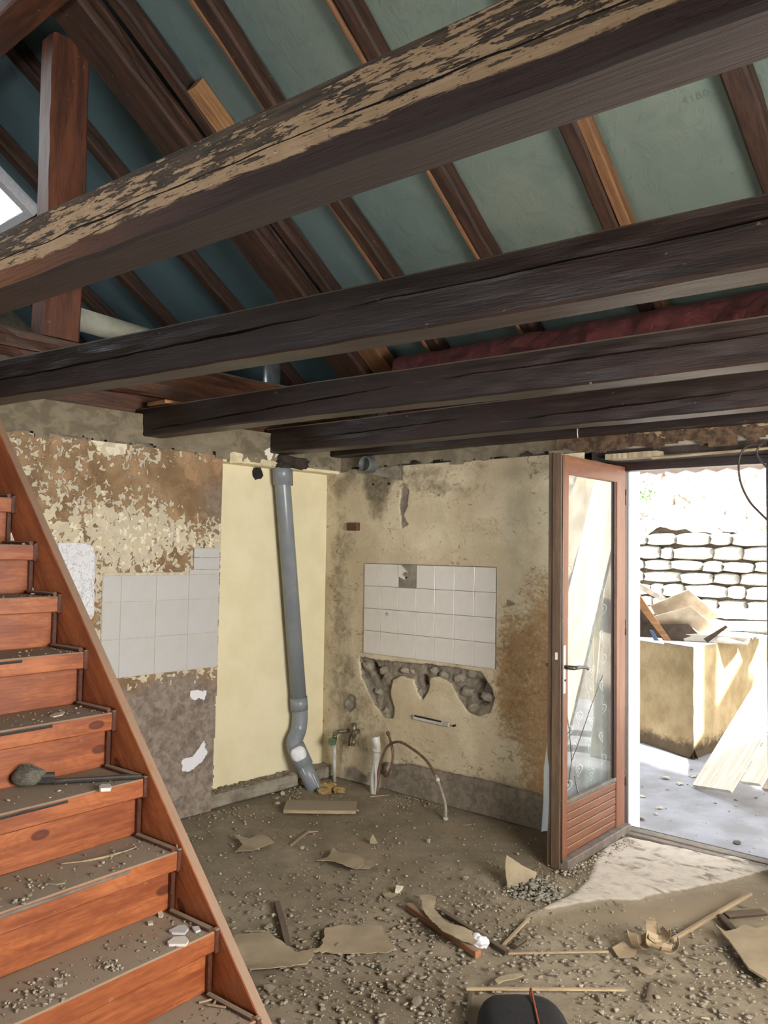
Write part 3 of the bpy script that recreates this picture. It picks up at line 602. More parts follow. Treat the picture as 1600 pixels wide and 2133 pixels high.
for i in range(len(rx)-1):
    if rx[i][0] == -.05: continue
    x0 = rx[i][0]+rx[i][1]-.03; x1 = rx[i+1][0]+.03
    if rx[i+1][0] == -.05: x1 = .2
    y0, y1 = -3.42, .62
    if rx[i][0] == -2.12: x0, x1 = SKX1+.02, x1
    if rx[i][0] == -2.8: segs = [(x0, SKX0 if False else x1, SKY1+.06, y1)]
    else: segs = [(x0, x1, y0, y1)]
    if rx[i][0] == -2.12: segs.append((rx[i][0]+.05, SKX1+.04, SKY1+.06, y1))
    for (a, b_, c0, c1) in segs:
        W_ = b_-a; L = (c1-c0)/math.cos(PH)
        fn = (lambda W_, s: lambda u, v: .012*np.sin(np.clip(u/W_, 0, 1)*np.pi)+(fbm(u*2.5, v*2, s)-.5)*.03+(fbm(u*5, v*14, s+5, 3)-.5)*.012*sst(.45, .6, fbm(u*1.5, v*1.2, s+9)))(W_, 100+i)
        wallgrid('membrane_panel', RP(a, c0, .105), (1, 0, 0), -SN, W_, L, .04, fn, lambda u, v: (u*0, u*0, u*0), M['membrane'], parent=ceil, V=SD)
# skylight frame
sk = tag(bpy.data.objects.new('window_1', None), kind='structure'); C.objects.link(sk); sk.location = RP((SKX0+SKX1)/2, (SKY0+SKY1)/2, .1)
for (a, b_, c0, c1, u0, h) in [(SKX1-.05, SKX1+.03, SKY0, SKY1, .02, .2), (SKX0, SKX0+.05, SKY0, SKY1, .02, .2), (SKX0, SKX1, SKY1-.05, SKY1, .02, .2), (SKX0, SKX1, SKY0, SKY0+.05, .02, .2), (SKX1-.13, SKX1-.09, SKY0, SKY1, .1, .05)]:
    cbox('window_frame', b_-a, (c1-c0)/math.cos(PH), h, M['styro'], Matrix.Translation(RP((a+b_)/2, (c0+c1)/2, u0)) @ Matrix.Rotation(-PH, 4, 'X'), sk, .004)
cbox('pane', SKX1-SKX0-.1, (SKY1-SKY0-.1)/math.cos(PH), .006, M['glass'], Matrix.Translation(RP((SKX0+SKX1)/2, (SKY0+SKY1)/2, .2)) @ Matrix.Rotation(-PH, 4, 'X'), sk, 0)
rl = {-3.5: 'dark roof rafter hidden furthest left beyond the rooflight', -2.8: 'dark roof rafter at the left side of the bright rooflight', -2.12: 'dark roof rafter under the lower edge of the bright rooflight', -1.52: 'dark roof rafter just right of the bright rooflight, cut by the left frame edge',
      -.76: 'dark roof rafter crossing behind the upright post', -.05: None, .20: 'brown roof rafter lying directly on the heavy sloping principal', .70: 'roof rafter with a long pale lath on its left, next right of the heavy principal', 1.40: 'roof rafter at top centre with a thin pale lath on its left',
      2.13: 'roof rafter with a wide tan batten on its right side', 2.85: 'thick crooked roof rafter near the right frame edge', 3.57: 'roof rafter in the far upper right corner', 4.28: 'roof rafter beyond the right frame edge'}
for i, (x, w) in enumerate(rx):
    if rl[x] is None: continue
    p0 = RP(x+w, -3.42); p1 = RP(x+w+(.02 if x == 2.85 else 0), .58)
    if x in (-2.8, -2.12): p0 = RP(x+w, SKY1+.06)
    r_ = root('rafter', (x+w/2, .4, RP(x, .4).z), rl[x], 'rafter', 'roof rafters')
    beam('timber', p0, p1, w, .105, M['rafter'], r_, seed=i+1, jit=.006, wob=.02 if x != 2.85 else .05, bev=.012, cracks=[(.2, .75, .5, .45, .004, .01)])
    if x in (.70, 1.40): beam('lath', RP(x-.004, -3.4 if x > 1 else -2.05, .0), RP(x-.004, .5, .0), .028, .06, M['old_batten'], r_, seed=i+30, jit=.003, wob=.01)
    if x == 2.13: beam('batten', RP(x+w+.062, -3.4, .0), RP(x+w+.062, .5, .0), .06, .07, M['old_batten'], r_, seed=i+40, jit=.002)
pr_ = beam('principal_rafter', RP(.19, -3.4, 0, 2.8), RP(.19, .40, 0, 2.8), .25, .135, M['rafter'], None, seed=50, jit=.008, wob=.02, bev=.015, cracks=[(.3, .9, .45, .5, .005, .012)])
tag(pr_, 'heavy dark sloping principal rafter from the post top down to the back wall', 'beam')
pl_ = beam('foot_block', RP(.36, -.25, 0, 2.86), RP(.37, .25, 0, 2.86), .17, .10, M['old_batten'], None, seed=53, jit=.006); tag(pl_, 'short brown timber block beside the foot of the heavy principal rafter', 'timber')
ng = beam('noggin', RP(.365, -1.58, 0, 2.95), RP(.365, -1.0, 0, 2.95), .075, .09, M['batten'], None, seed=51, jit=.001, bev=.003); tag(ng, 'short fresh pale timber offcut fixed beside the heavy principal rafter', 'timber')
pu = beam('purlin', (-3.3, -2.38, 4.25), (5.1, -2.38, 4.25), .18, .2, M['post'], None, seed=52, jit=.006, bev=.012); tag(pu, 'brown purlin in the top left corner carried by the upright post', 'beam')
po = beam('post', (-.20, -2.155, 2.635), (-.20, -2.155, 4.22), .14, .205, M['post'], None, seed=55, jit=.006, bev=.012, wob=.02, upv=(0, 1, 0)); tag(po, 'reddish brown upright roof post at upper left standing on the tie beam', 'post')
tb = beam('tie_beam', LP(LT0, 2.425, .0), LP(.18, 2.425, 0), .2, .215, M['joist_old'], None, seed=56, jit=.012, wob=.03, bev=.015, cracks=[(.05, .45, .45, .6, .006, .02)]); tag(tb, 'old brown tie beam lying along the top of the left wall', 'beam')
# red plate and rubble at the eaves
rp = wallgrid('wall_plate', (.56, -.15, 2.36), (1, 0, 0), (0, -1, 0), 4.4, .48, .02, lambda u, v: .06*np.sqrt(np.clip(1-((v-.22)/.26)**2, 0, 1))+(fbm(u*5, v*7, 120)-.5)*.09+(fbm(u*18, v*18, 121)-.5)*.03, lambda u, v: (u*0, u*0, u*0), M['red'], V=Vector((0, .18, 1)).normalized())
tag(rp, 'rough dark red painted wall plate under the roof above the joists', 'beam')
sbox('red_plate_core', .58, 5.0, -.10, .4, 2.3, 2.76, M['red'], rp)
rb = wallgrid('wall_rubble_top', (-.95, .12, 2.3), (1, 0, 0), (0, -1, 0), 1.5, .55, .02, lambda u, v: (fbm(u*6, v*8, 130)-.5)*.16+(fbm(u*20, v*20, 131)-.5)*.05, lambda u, v: (u*0, u*0, u*0), M['rubble'], cut=lambda u, v: v > .42+.1*fbm(u*5, u*0, 4)); rb['kind'] = 'structure'
sbox('wall_rubble_core', -3.3, .56, .24, .5, 2.6, 2.72, M['rubble'])
# remaining shell
sbox('loft_floor', -3.3, -.4, -6.7, .2, 2.2, 2.3, M['rafter']); sbox('wall_far_left', -3.5, -3.3, -6.8, .6, 0, 5.6, M['mortar'])
def holed(name, plane, a0, a1, z0, z1, h):  # wall with a window opening out of the photographed view
    for (p, q, r, s) in [(a0, h[0], z0, z1), (h[1], a1, z0, z1), (h[0], h[1], z0, h[2]), (h[0], h[1], h[3], z1)]:
        if plane[0] == 'x': sbox(name, plane[1], plane[2], p, q, r, s, M['plaster_back'])
        else: sbox(name, p, q, plane[1], plane[2], r, s, M['plaster_back'])
holed('wall_right', ('x', 5.0, 5.2), -6.8, .5, 0, 5.6, (-3.0, -1.6, .9, 2.1)); holed('wall_front', ('y', -6.9, -6.7), -3.4, 5.1, 0, 3.2, (.6, 2.6, 1.1, 2.3))

sbox('sun_blocker', 5.2, 7.4, -4.2, -.9, 2.3, 2.36, M['mortar'])  # unseen slab added to keep the sun out of the right window
# ================================================================ JOISTS
def crk(rs, n, lo, hi, dv=.15, w=.004, d=.016):
    out = []; s = lo
    while s < hi and len(out) < n:
        L = rs.uniform(.10, .2); v = rs.uniform(.42, .6); out.append((s, min(s+L, hi), v, v-dv, w*rs.uniform(.7, 1.4), d)); s += L*rs.uniform(.85, 1.0)
    return out
def staggered(name, a, b_, w, h, mat, label, cracks, seed, jit=.004, wob=.008):
    o = beam(name, a, b_, w, h, mat, None, cracks=cracks, seed=seed, jit=jit, wob=wob, seg=int((Vector(b_)-Vector(a)).length/.018), bev=.007); tag(o, label, 'beam', 'ceiling joists'); return o
def jl(pa, pb, z, x0, x1):
    a = onZ(pa, z); b_ = onZ(pb, z); f = lambda x: a+(b_-a)*(x-a[0])/(b_[0]-a[0]); return f(x0), f(x1)
a, b_ = jl((0, 603), (1600, 8), 2.19, -.05, 5.0)
staggered('ceiling_joist', a, b_, .112, .152, M['peel'], 'nearest ceiling joist, covered in flaking tan and dark paint', [(.1, .93, .52, .47, .004, .012)], 1, .004, .012)
a, b_ = jl((0, 828), (1600, 560), 2.19, -.16, 5.0)
cs = [(.02, .22, .38, .62, .003, .02), (.16, .3, .28, .50, .0035, .022), (.27, .44, .40, .66, .004, .024), (.42, .62, .50, .42, .004, .02), (.6, .8, .3, .55, .004, .02)]
staggered('ceiling_joist', a, b_, .12, .165, M['joist'], 'second ceiling joist from the camera, dark brown with a long split', [(.02, .46, .42, .58, .011, .03), (.455, .98, .50, .44, .009, .03)], 2, .004, .01)
a = LP(-1.592, 2.184, 0); b2 = onZ((1600, 757), 2.19); b_ = a+(b2-a)*(5.05/b2[0])
staggered('ceiling_joist', a-LN*.1, b_, .12, .158, M['joist'], 'third ceiling joist from the camera, its end let into the left wall', [(.02, .36, .18, .55, .010, .03), (.36, .95, .42, .60, .009, .03)], 3, .004, .008)
a = LP(-.66, 2.175, -.03); b2 = onZ((1600, 845), 2.19); b_ = a+(b2-a)*(5.05/b2[0])
staggered('ceiling_joist', a, b_, .13, .16, M['joist'], 'fourth ceiling joist from the camera, ending above the grey soil pipe', [(.04, .30, .45, .55, .010, .03), (.33, .60, .30, .50, .010, .03), (.61, .95, .34, .55, .009, .03)], 4, .004, .008)
staggered('ceiling_joist', (.02, -.13, 2.205), (5.0, -.13, 2.195), .10, .15, M['joist'], 'last ceiling joist tight against the back wall above the doorway', [(.1, .5, .5, .4, .005, .015)], 5, .004, .006)
o = lbox('corbel_block', -.60, -.36, -.10, .05, 2.10, 2.172, M['soot'], None, .01, kind=False, sub=4, jit=.005); tag(o, 'charred wooden block under the joist end above the soil pipe', 'block')
o = lbox('wooden_wedge', -1.56, -1.44, .02, .2, 2.35, 2.37, M['batten'], None, .002, kind=False); tag(o, 'small pale wooden wedge on top of the third joist at the left wall', 'wedge')

# ================================================================ WALL TILES
def gridtiles(parent, P0, dU, N_, cols, rows, skip, mat, gap=.0012, th=.007, tile=.15, jitz=.0012):
    """cols/rows: lists of edges in metres; each tile a mesh of its own"""
    for i in range(len(cols)-1):
        for j in range(len(rows)-1):
            if (i, j) in skip: continue
            a, b_, c0, c1 = cols[i], cols[i+1], rows[j], rows[j+1]
            c = np.array(P0)+np.array(dU)*((a+b_)/2)+np.array([0, 0, c0+gap])
            c = c+np.array(N_)*(th/2+random.uniform(0, jitz))
            cbox('tile', b_-a-2*gap, th, c1-c0-2*gap, mat, T(c[0], c[1], c[2], math.atan2(dU[1], dU[0])), parent, .0012)
gridtiles(wb, (.24, -.002, .8715), (1, 0, 0), (0, -1, 0), [i*.1495 for i in range(8)], [0, .152, .302, .452, .602], {(2, 3)}, M['tile'])
cbox('tile_adhesive', .147, .004, .149, M['mortar'], T(.24+.3738, -.006, 1.3245), wb, .001)
cbox('tile_backing', 1.05, .012, .606, M['pvc_dark'], T(.763, .0025, .8705), wb, .001)
sheet('tile_shard', [(.0, .07), (.05, .05), (.075, .1), (.02, .145), (.0, .147)], 0, .006, 0, M['tile'], wb, 2, jag=.002, step=.02, M=T(.541, -.008, 1.326, 0, math.pi/2))
prism_hole = tube('drain_hole', [(.60, -.012, 1.40), (.60, -.004, 1.40)], .017, M['dark_hole'], wb, 10); tube('pipe_end', [(.605, -.022, 1.41), (.605, .0, 1.41)], [.014, .022], M['mortar'], wb, 9)
tube('screw_ring', [(.445, -.0115, 1.145), (.445, -.0085, 1.145)], .016, M['white_pvc'], wb, 16); tube('screw_hole', [(.447, -.0125, 1.147), (.447, -.0110, 1.147)], .004, M['dark_hole'], wb, 8)
rq = np.random.RandomState(77)
for k, (px, r) in enumerate([((768, 1388), .035), ((800, 1396), .032), ((790, 1440), .03), ((845, 1396), .03), ((905, 1396), .028), ((925, 1404), .03), ((958, 1412), .034), ((985, 1402), .03), ((975, 1440), .04), ((1015, 1452), .032), ((985, 1472), .032), ((805, 1480), .026), ((860, 1398), .02), ((875, 1440), .018), ((725, 1464), .03)]):
    p = onY(px, .022); cav = bmesh.new(); bmesh.ops.create_icosphere(cav, subdivisions=2, radius=1)
    for v in cav.verts: v.co = Vector((v.co.x*1.25, v.co.y*.75, v.co.z*.85))*r*(1+.5*mnoise.noise(v.co*1.5+Vector((k*3., 0, 0))))
    me = bpy.data.meshes.new('rubble_stone'); cav.to_mesh(me); cav.free(); o = link('rubble_stone', me, M['mortar'] if k % 3 else M['stonechip'], wb, False); o.matrix_basis = T(p[0], p[1], p[2], 0, rq.uniform(-.3, .3), rq.uniform(-.5, .5))
# left wall tiles (20 cm)
c5 = -1.031; colsL = [c5-.755, c5-.648, c5-.43, c5-.215, c5]; rowsL = [.852, 1.06, 1.262, 1.405]
gridtiles(wl, LN*.004, LD, LN, colsL, rowsL, set(), M['tile_left'])
gridtiles(wl, LN*.004, LD, LN, [c5-.212, c5], [1.405, 1.435], set(), M['tile_left']); gridtiles(wl, LN*.004, LD, LN, [c5-.185, c5], [1.435, 1.505, 1.562], set(), M['tile_left'])
lbox('tile_backing', c5-.757, c5, -.004, .0085, .85, 1.42, M['white_chip'], wl, .001)

# ================================================================ SOIL PIPE AND PLUMBING
pp = [onL(p, -.062) for p in [(586, 962), (589, 1010), (624, 1478)]]
bend = [onL(p, -.062) for p in [(625, 1492), (622, 1520)]]; bo = onL((613, 1548), -.04); end = onZ((655, 1642), .0)
sp_ = root('soil_pipe', tuple(end), 'long grey plastic soil pipe leaning down the yellow niche to the floor', 'pipe')
tube('pipe_socket', [pp[0], pp[1]], .062, M['pvc'], sp_, 24); tube('pipe_length', [pp[0]+(0, 0, .02), pp[1], pp[2]], .053, M['pvc'], sp_, 24)
tube('socket_collar', [pp[2]-(pp[2]-pp[1])/np.linalg.norm(pp[2]-pp[1])*.085, pp[2]], .0585, M['pvc'], sp_, 24)
pth = smoothpath([pp[2], bend[0], bend[1], bo, bo+(end-bo)*.25], 6); tube('pipe_bend', pth, .053, M['pvc'], sp_, 24)
dv = (end-bo); tube('lower_socket', [bo+dv*.05, bo+dv*.52], .0605, M['pvc'], sp_, 24); tube('lower_length', [bo+dv*.3, end+dv*.08], .052, M['pvc'], sp_, 24)
pc = bo+dv*.36; side = np.array([.62, -.72, .30]); side /= np.linalg.norm(side)
bm = bmesh.new(); bmesh.ops.create_uvsphere(bm, u_segments=16, v_segments=8, radius=.052)
me = bpy.data.meshes.new('plaster_splash'); bm.to_mesh(me); bm.free(); o = link('plaster_splash', me, M['styro'], sp_, True)
dn = Vector(dv).normalized(); sv = Vector(side); sv = (sv-dn*sv.dot(dn)).normalized(); tv = dn.cross(sv)
q = Vector(pc)+sv*.042-dn*.04; o.matrix_basis = Matrix(((dn.x*1.1, tv.x*1.0, sv.x*.55, q.x), (dn.y*1.1, tv.y*1.0, sv.y*.55, q.y), (dn.z*1.1, tv.z*1.0, sv.z*.55, q.z), (0, 0, 0, 1)))
for k in (0, 2, 3): 
    s0 = Vector(bo+dv*(.52+.07*k))+(sv*math.cos(.3-.3*k)+tv*math.sin(.3-.3*k))*.0535; tube('plaster_drip', [s0, s0+dn*(.05+.02*k)], [.0025, .0015], M['styro'], sp_, 6)
o = tube('side_pipe', [pp[0]+LD*.075+(0, 0, .03), pp[1]+LD*.07+(0, 0, -.0)], .016, M['pvc_dark'], sp_, 12)
hp = onL((537, 985), -.137); o = sheet('broken_hole', [(math.cos(a)*.042*random.uniform(.7, 1.15), math.sin(a)*.052*random.uniform(.75, 1.1)) for a in np.linspace(0, 6.0, 11)], 0, .004, 0, M['dark_hole'], wl, 9, jag=.003, step=.02, M=Matrix(((LD[0], 0, LN[0], hp[0]), (LD[1], 0, LN[1], hp[1]), (0, 1, 0, hp[2]+.0), (0, 0, 0, 1))))
fm = root('foam_lump', (end[0], end[1], 0), 'torn yellow insulation foam around the foot of the grey soil pipe', 'foam')
def lump(name, c, r, mat, parent=None, seed=0, sub=3, amp=.35, flat=(1, 1, 1), M_=None):
    bm = bmesh.new(); bmesh.ops.create_icosphere(bm, subdivisions=sub, radius=1)
    for v in bm.verts:
        n_ = 1+amp*mnoise.noise(v.co*1.7+Vector((seed*3.3, 1, 2)))+amp*.4*mnoise.noise(v.co*5+Vector((seed*3.3, 1, 2))); v.co = Vector((v.co.x*flat[0], v.co.y*flat[1], v.co.z*flat[2]))*r*n_
    me = bpy.data.meshes.new(name); bm.to_mesh(me); bm.free(); o = link(name, me, mat, parent, sub > 2); o.matrix_basis = Matrix.Translation(c) if M_ is None else M_; return o
for k, (px, r) in enumerate([((642, 1632), .045), ((668, 1640), .05), ((690, 1643), .045), ((676, 1652), .04), ((706, 1650), .035)]):
    p = onZ(px, .0); lump('foam_piece', (p[0], p[1], .012), r, M['foam'], fm, k, 3, .5, (1.2, 1, .55))
# stub on the back wall
sb = root('pipe_stub', (.283, 0, 2.18), 'short open grey pipe stub in the back wall under the joist', 'pipe')
n_ = 20; vs = []; 
for (y, r) in [(.03, .055), (-.075, .055), (-.08, .052), (-.08, .046), (.05, .046)]:
    for k in range(n_): a = 2*math.pi*k/n_; vs.append((.283+r*math.cos(a), y, 2.145+r*math.sin(a)))
fs = [(i*n_+k, i*n_+(k+1) % n_, (i+1)*n_+(k+1) % n_, (i+1)*n_+k) for i in range(4) for k in range(n_)]+[tuple(4*n_+k for k in range(n_))]
mesh('pipe_sleeve', vs, fs, M['pvc_dark'], sb, True); tube('dark_bore', [(.283, .04, 2.145), (.283, .045, 2.145)], .045, M['dark_hole'], sb, 16)
o = lump('mortar_collar', (.285, .015, 2.07), .07, M['mortar'], sb, 4, 3, .4, (1.25, .22, 1.0))
for px in [(779, 1009), (812, 1008)]: p = onY(px); o = tube('wall_plug', [(p[0], -.010, p[2]), (p[0], .01, p[2])], .009, M['dark_hole'], None, 10); tag(o, 'rusty round wall plug hole under the pipe stub, %s one' % ('left' if px[0] < 790 else 'right'), 'plug', 'wall plugs under the pipe stub')
o = cbox('wooden_plug', .10, .035, .055, M['post'], T(.132, -.012, 1.697)); tag(o, 'small reddish wooden block set in the plaster left of the white tiles', 'block')
# isolating valve and riser
vr = root('supply_pipe', (.063, -.08, 0), 'thin white riser pipe with green corroded stop valve in the corner', 'pipe')
tube('riser', [(.063, -.08, -.01), (.058, -.08, .12), (.056, -.08, .255)], .0125, M['white_pvc'], vr, 12)
vp = [(.056, -.08, .25), (.058, -.078, .30), (.075, -.07, .325), (.105, -.04, .33), (.11, .01, .33)]; tube('elbow', smoothpath(vp, 5), .012, M['brass'], vr, 12)
a0 = Vector((.052, -.10, .262)); ax = Vector((.35, -.93, .1)).normalized(); u_ = ax.orthogonal().normalized(); w_ = ax.cross(u_)
vs = []; 
for d_ in (-.012, .012):
    for k in range(16): r = .029 if k % 2 == 0 else .025; vs.append(a0+ax*d_+(u_*math.cos(k*math.pi/8)+w_*math.sin(k*math.pi/8))*r)
mesh('valve_wheel', vs, [tuple(range(15, -1, -1)), tuple(range(16, 32))]+[(k, (k+1) % 16, 16+(k+1) % 16, 16+k) for k in range(16)], M['valve'], vr); tube('valve_stem', [a0-ax*.03, a0+ax*.018], .010, M['brass'], vr, 10)
for k in range(3): a = 2.1*k; tube('valve_body', [(.056, -.08, .268+.018*k), (.056, -.08, .284+.018*k)], .017-.002*k, M['brass'], vr, 8)
tp = root('wall_tap', (.2, -.03, .33), 'corroded old tap fitting on the wall beside the stop valve', 'tap')
tube('tap_body', [(.20, .0, .34), (.20, -.05, .34)], .018, M['brass'], tp, 12); tube('tap_upright', [(.20, -.045, .30), (.203, -.045, .355), (.20, -.045, .40)], [.013, .016, .019], M['brass'], tp, 12)
tube('tap_outlet', [(.20, -.045, .31), (.215, -.06, .285), (.216, -.07, .255)], [.013, .013, .016], M['brass'], tp, 12); tube('tap_arm', [(.20, -.045, .33), (.165, -.04, .315), (.15, -.04, .27), (.155, -.04, .24)], .008, M['brass'], tp, 10)
# white flexible waste
ww = root('waste_pipe', (.439, -.1, 0), 'white flexible waste pipe with open top standing at the back wall', 'pipe')
P_ = smoothpath([(.437, -.1, -.01), (.432, -.1, .10), (.448, -.1, .2), (.456, -.1, .29), (.437, -.1, .352)], 8); nP = len(P_)
tube('pipe_body', P_, [.024 if i < nP-9 else .024+.006*((i-nP+9)/9) for i in range(nP)], M['white_pvc'], ww, 16, caps=False); tube('bore', [P_[-2], P_[-1]-Vector((0, 0, .002))], .026, M['dark_hole'], ww, 14)
tube('second_branch', smoothpath([(.455, -.11, -.01), (.462, -.115, .08), (.455, -.112, .18), (.463, -.11, .27)], 6), .010, M['white_pvc'], ww, 10); tube('collar', [(.451, -.1, .262), (.455, -.1, .285)], .0285, M['white_pvc'], ww, 16)
hs = root('hose', (.48, -.08, .02), 'thin brown water hose looping out from the back wall', 'hose')
H_ = [(.476, -.11, .0), (.470, -.10, .12), (.50, -.09, .25), (.56, -.10, .325), (.66, -.12, .362), (.772, -.14, .345), (.90, -.16, .30), (.99, -.18, .23)]
tube('hose_length', smoothpath(H_, 8), .0085, M['hose'], hs, 10); tube('hose_length', smoothpath([(.508, -.05, .378), (.53, -.06, .35), (.572, -.08, .28), (.575, -.09, .2), (.54, -.09, .13), (.49, -.06, .112), (.46, .0, .13)], 8), .0085, M['hose'], hs, 10)
tube('hose_end', smoothpath([(.99, -.18, .23), (1.05, -.2, .15), (1.085, -.21, .08), (1.09, -.215, .0)], 8), .0095, M['hose_grey'], hs, 10); tube('hose_nut', [(1.09, -.215, .0), (1.09, -.215, .016)], .016, M['white_pvc'], hs, 8)
tube('hose_nut', [(.496, -.045, .385), (.512, -.052, .372)], .012, M['hose'], hs, 8); tube('hose_clip', [(1.003, -.184, .215), (1.015, -.188, .2)], .0125, M['white_pvc'], hs, 8)
o = lump('wall_outlet', (.475, -.01, .145), .035, M['mortar'], hs, 8, 2, .5, (1, .5, 1.2))
so = cbox('socket_strip', .285, .014, .03, M['white_pvc'], T(.82, -.010, .487, 0, 0, .03)); tag(so, 'narrow white plastic strip fixed low on the back wall', 'strip')
cbox('strip_slot', .21, .006, .010, M['dark_hole'], T(.80, -.018, .508, 0, 0, .03), so, .001)
for x, z in [(1.0, .498)]: tube('screw', [(x, -.02, z), (x, -.0, z)], .007, M['dark_hole'], so, 8)
vd = root('ventilation_duct', (-1.2, -1.1, 3.05), 'off-white round duct with grey elbow running behind the post under the roof', 'duct')
d0, d1, d2 = X_ = [np.array(pl(p, (1, 0, 0), -1.2)) for p in [(100, 640), (175, 668), (285, 700)]]
tube('duct_length', [d1-(d2-d1)*.1, d2+(d2-d1)*.6], .078, M['duct'], vd, 20); tube('duct_elbow', smoothpath([d1-(d2-d1)*.05, d1-(d2-d1)*.35, d0+(0, 0, .03), d0+(0, -.1, .16)], 5), .075, M['duct'], vd, 20)
tube('duct_clamp', [d0+(0, -.01, .02), d0+(0, -.02, .04)], .084, M['zinc'], vd, 20)
fl_ = tube('flue_pipe', [(-.42, -.3, 2.3), (-.42, -.3, 3.02)], .062, M['zinc'], None, 24); tag(fl_, 'short shiny galvanised flue rising behind the joists above the pipe', 'pipe')

# ================================================================ DOORWAY
HX, HY0, HY1 = 1.945, .342, -.426
for nm, a in [('door_frame_post', (1.856, 1.93, .345, .41, 0, 2.12)), ('door_frame_post', (2.705, 2.79, .33, .41, 0, 2.12)), ('door_frame_head', (1.86, 2.78, .325, .41, 2.045, 2.13))]:
    o = sbox('trim_3', *a, M['frame'])
sbox('trim_4', 1.93, 2.71, .33, .40, -.02, .012, M['alu']); sbox('trim_5', 1.93, 2.71, .40, .44, -.03, .002, M['dark_hole']); sbox('trim_6', 1.93, 2.71, .275, .325, -.02, .008, M['alu'])
sbox('door_reveal', 1.80, 1.938, .41, .56, -.05, 2.6, M['render_white']); sbox('door_reveal', 2.72, 2.8, .41, .56, -.05, 2.6, M['render_white'])
o = sheet('plaster_ledge', [(1.98, -.01), (2.27, -.02), (2.28, .06), (2.0, .07)], 2.072, .03, .006, M['skim'], None, 12, jag=.006); o['kind'] = 'structure'
o = beam('trim_7', (2.24, -.02, 2.062), (3.1, -.02, 2.085), .03, .012, M['stick'], None, seed=70, jit=.003, wob=.008); o['kind'] = 'structure'
sbox('lintel_timber', 1.87, 2.78, .05, .33, 2.09, 2.15, M['soot'])
dr = tag(bpy.data.objects.new('door_1', None), kind='structure'); C.objects.link(dr); dr.location = (HX, HY0, 0)
def dbox(name, y0, y1, z0, z1, mat, x0=HX-.045, x1=HX, bev=.003, parent=dr): return cbox(name, abs(x1-x0), y1-y0, z1-z0, mat, T((x0+x1)/2, (y0+y1)/2, z0), parent, bev)
def vstile(y0, y1, z0, z1, x0=HX-.045, x1=HX, mat=None, nm='stile', seed=1):
    return beam(nm, (x1, y0, z0), (x1, y0, z1), x1-x0, y1-y0, mat or M['door'], dr, seed=seed, jit=.0006, wob=.0, bev=.003, upv=(0, 1, 0), seg=10)
def vs_(nm, x0, x1, y0, y1, z0, z1, mat, seed=1):
    o = beam(nm, (x0, y0, z0), (x0, y0, z1), x1-x0, y1-y0, mat, dr, seed=seed, jit=.0006, wob=.0, bev=.003, upv=(0, 1, 0), seg=10); return o
vs_('stile', HX-.045, HX, HY1+.012, -.355, .03, 2.067, M['door'], 2); vs_('stile', HX-.045, HX, .222, HY0-.012, .03, 2.067, M['door'], 3)
vs_('door_edge', HX-.052, HX-.001, HY1-.006, HY1+.010, .0, 2.075, M['door_edge'], 4); vs_('edge_lath', HX-.080, HX-.054, HY1+.004, HY1+.03, .0, 2.078, M['door_edge'], 6)
vs_('edge_rebate', HX-.004, HX+.006, HY1+.002, HY1+.012, .03, 2.06, M['frame'], 5); vs_('bead', HX-.03, HX-.006, .205, .222, .3, 1.98, M['frame'], 7)
def hb(nm, y0, y1, z0, z1, x0, x1, mat, seed): return beam(nm, (x1, y0, z0), (x1, y1, z0), x1-x0, z1-z0, mat, dr, seed=seed, jit=.0006, wob=0, bev=.003, seg=10)
hb('top_rail', HY1+.012, HY0-.012, 1.972, 2.067, HX-.045, HX, M['door'], 8); hb('glass_bead', -.355, .222, .296, .318, HX-.03, HX-.002, M['alu'], 9)
for k in range(6): hb('panel_board', -.357, .224, .048+k*.0415, .048+k*.0415+.0360, HX-.03, HX-.006, M['door'], 10+k)
hb('panel_backing', -.357, .224, .045, .30, HX-.036, HX-.026, M['frame'], 20); hb('drip_rail', HY1+.01, HY0-.01, .0, .045, HX-.045, HX+.035, M['alu'], 21)
dbox('glass_pane', -.358, .208, .31, 1.975, M['glass'], HX-.022, HX-.018, 0)
dbox('lock_plate', -.410, -.385, .86, 1.10, M['tile_left'], HX-.001, HX+.003, .001); dbox('strike_plate', -.4335, -.4315, 1.03, 1.065, M['tile'], HX-.032, HX-.018, .0)
h1 = tube('handle', smoothpath([(HX, -.394, .992), (HX+.05, -.394, .992), (HX+.058, -.36, .992), (HX+.06, -.28, .985), (HX+.06, -.255, .975)], 5), [.011]*6+[.010]*6+[.008]*9, M['steel'], dr, 10)
h2 = tube('handle', smoothpath([(HX-.045, -.394, .992), (HX-.095, -.394, .992), (HX-.10, -.36, .992), (HX-.10, -.28, .985)], 5), .0095, M['steel'], dr, 10); tube('keyhole', [(HX+.002, -.394, .925), (HX+.005, -.394, .925)], .006, M['dark_hole'], dr, 10)
for z in (.25, 1.1, 1.85): tube('hinge', [(HX-.01, HY0+.004, z), (HX-.01, HY0+.004, z+.09)], .009, M['frame'], dr, 10)
cw = lambda px: pl(px, (1, 0, 0), HX-.017)
for k, pts in enumerate([[(1256, 1406), (1232, 1470), (1208, 1540), (1191, 1585), (1184, 1634)], [(1182, 1490), (1187, 1530), (1191, 1585)], [(1197, 1616), (1200, 1635), (1205, 1656)]]): tube('glass_crack', [cw(p) for p in pts], .0014, M['frame'], dr, 5)
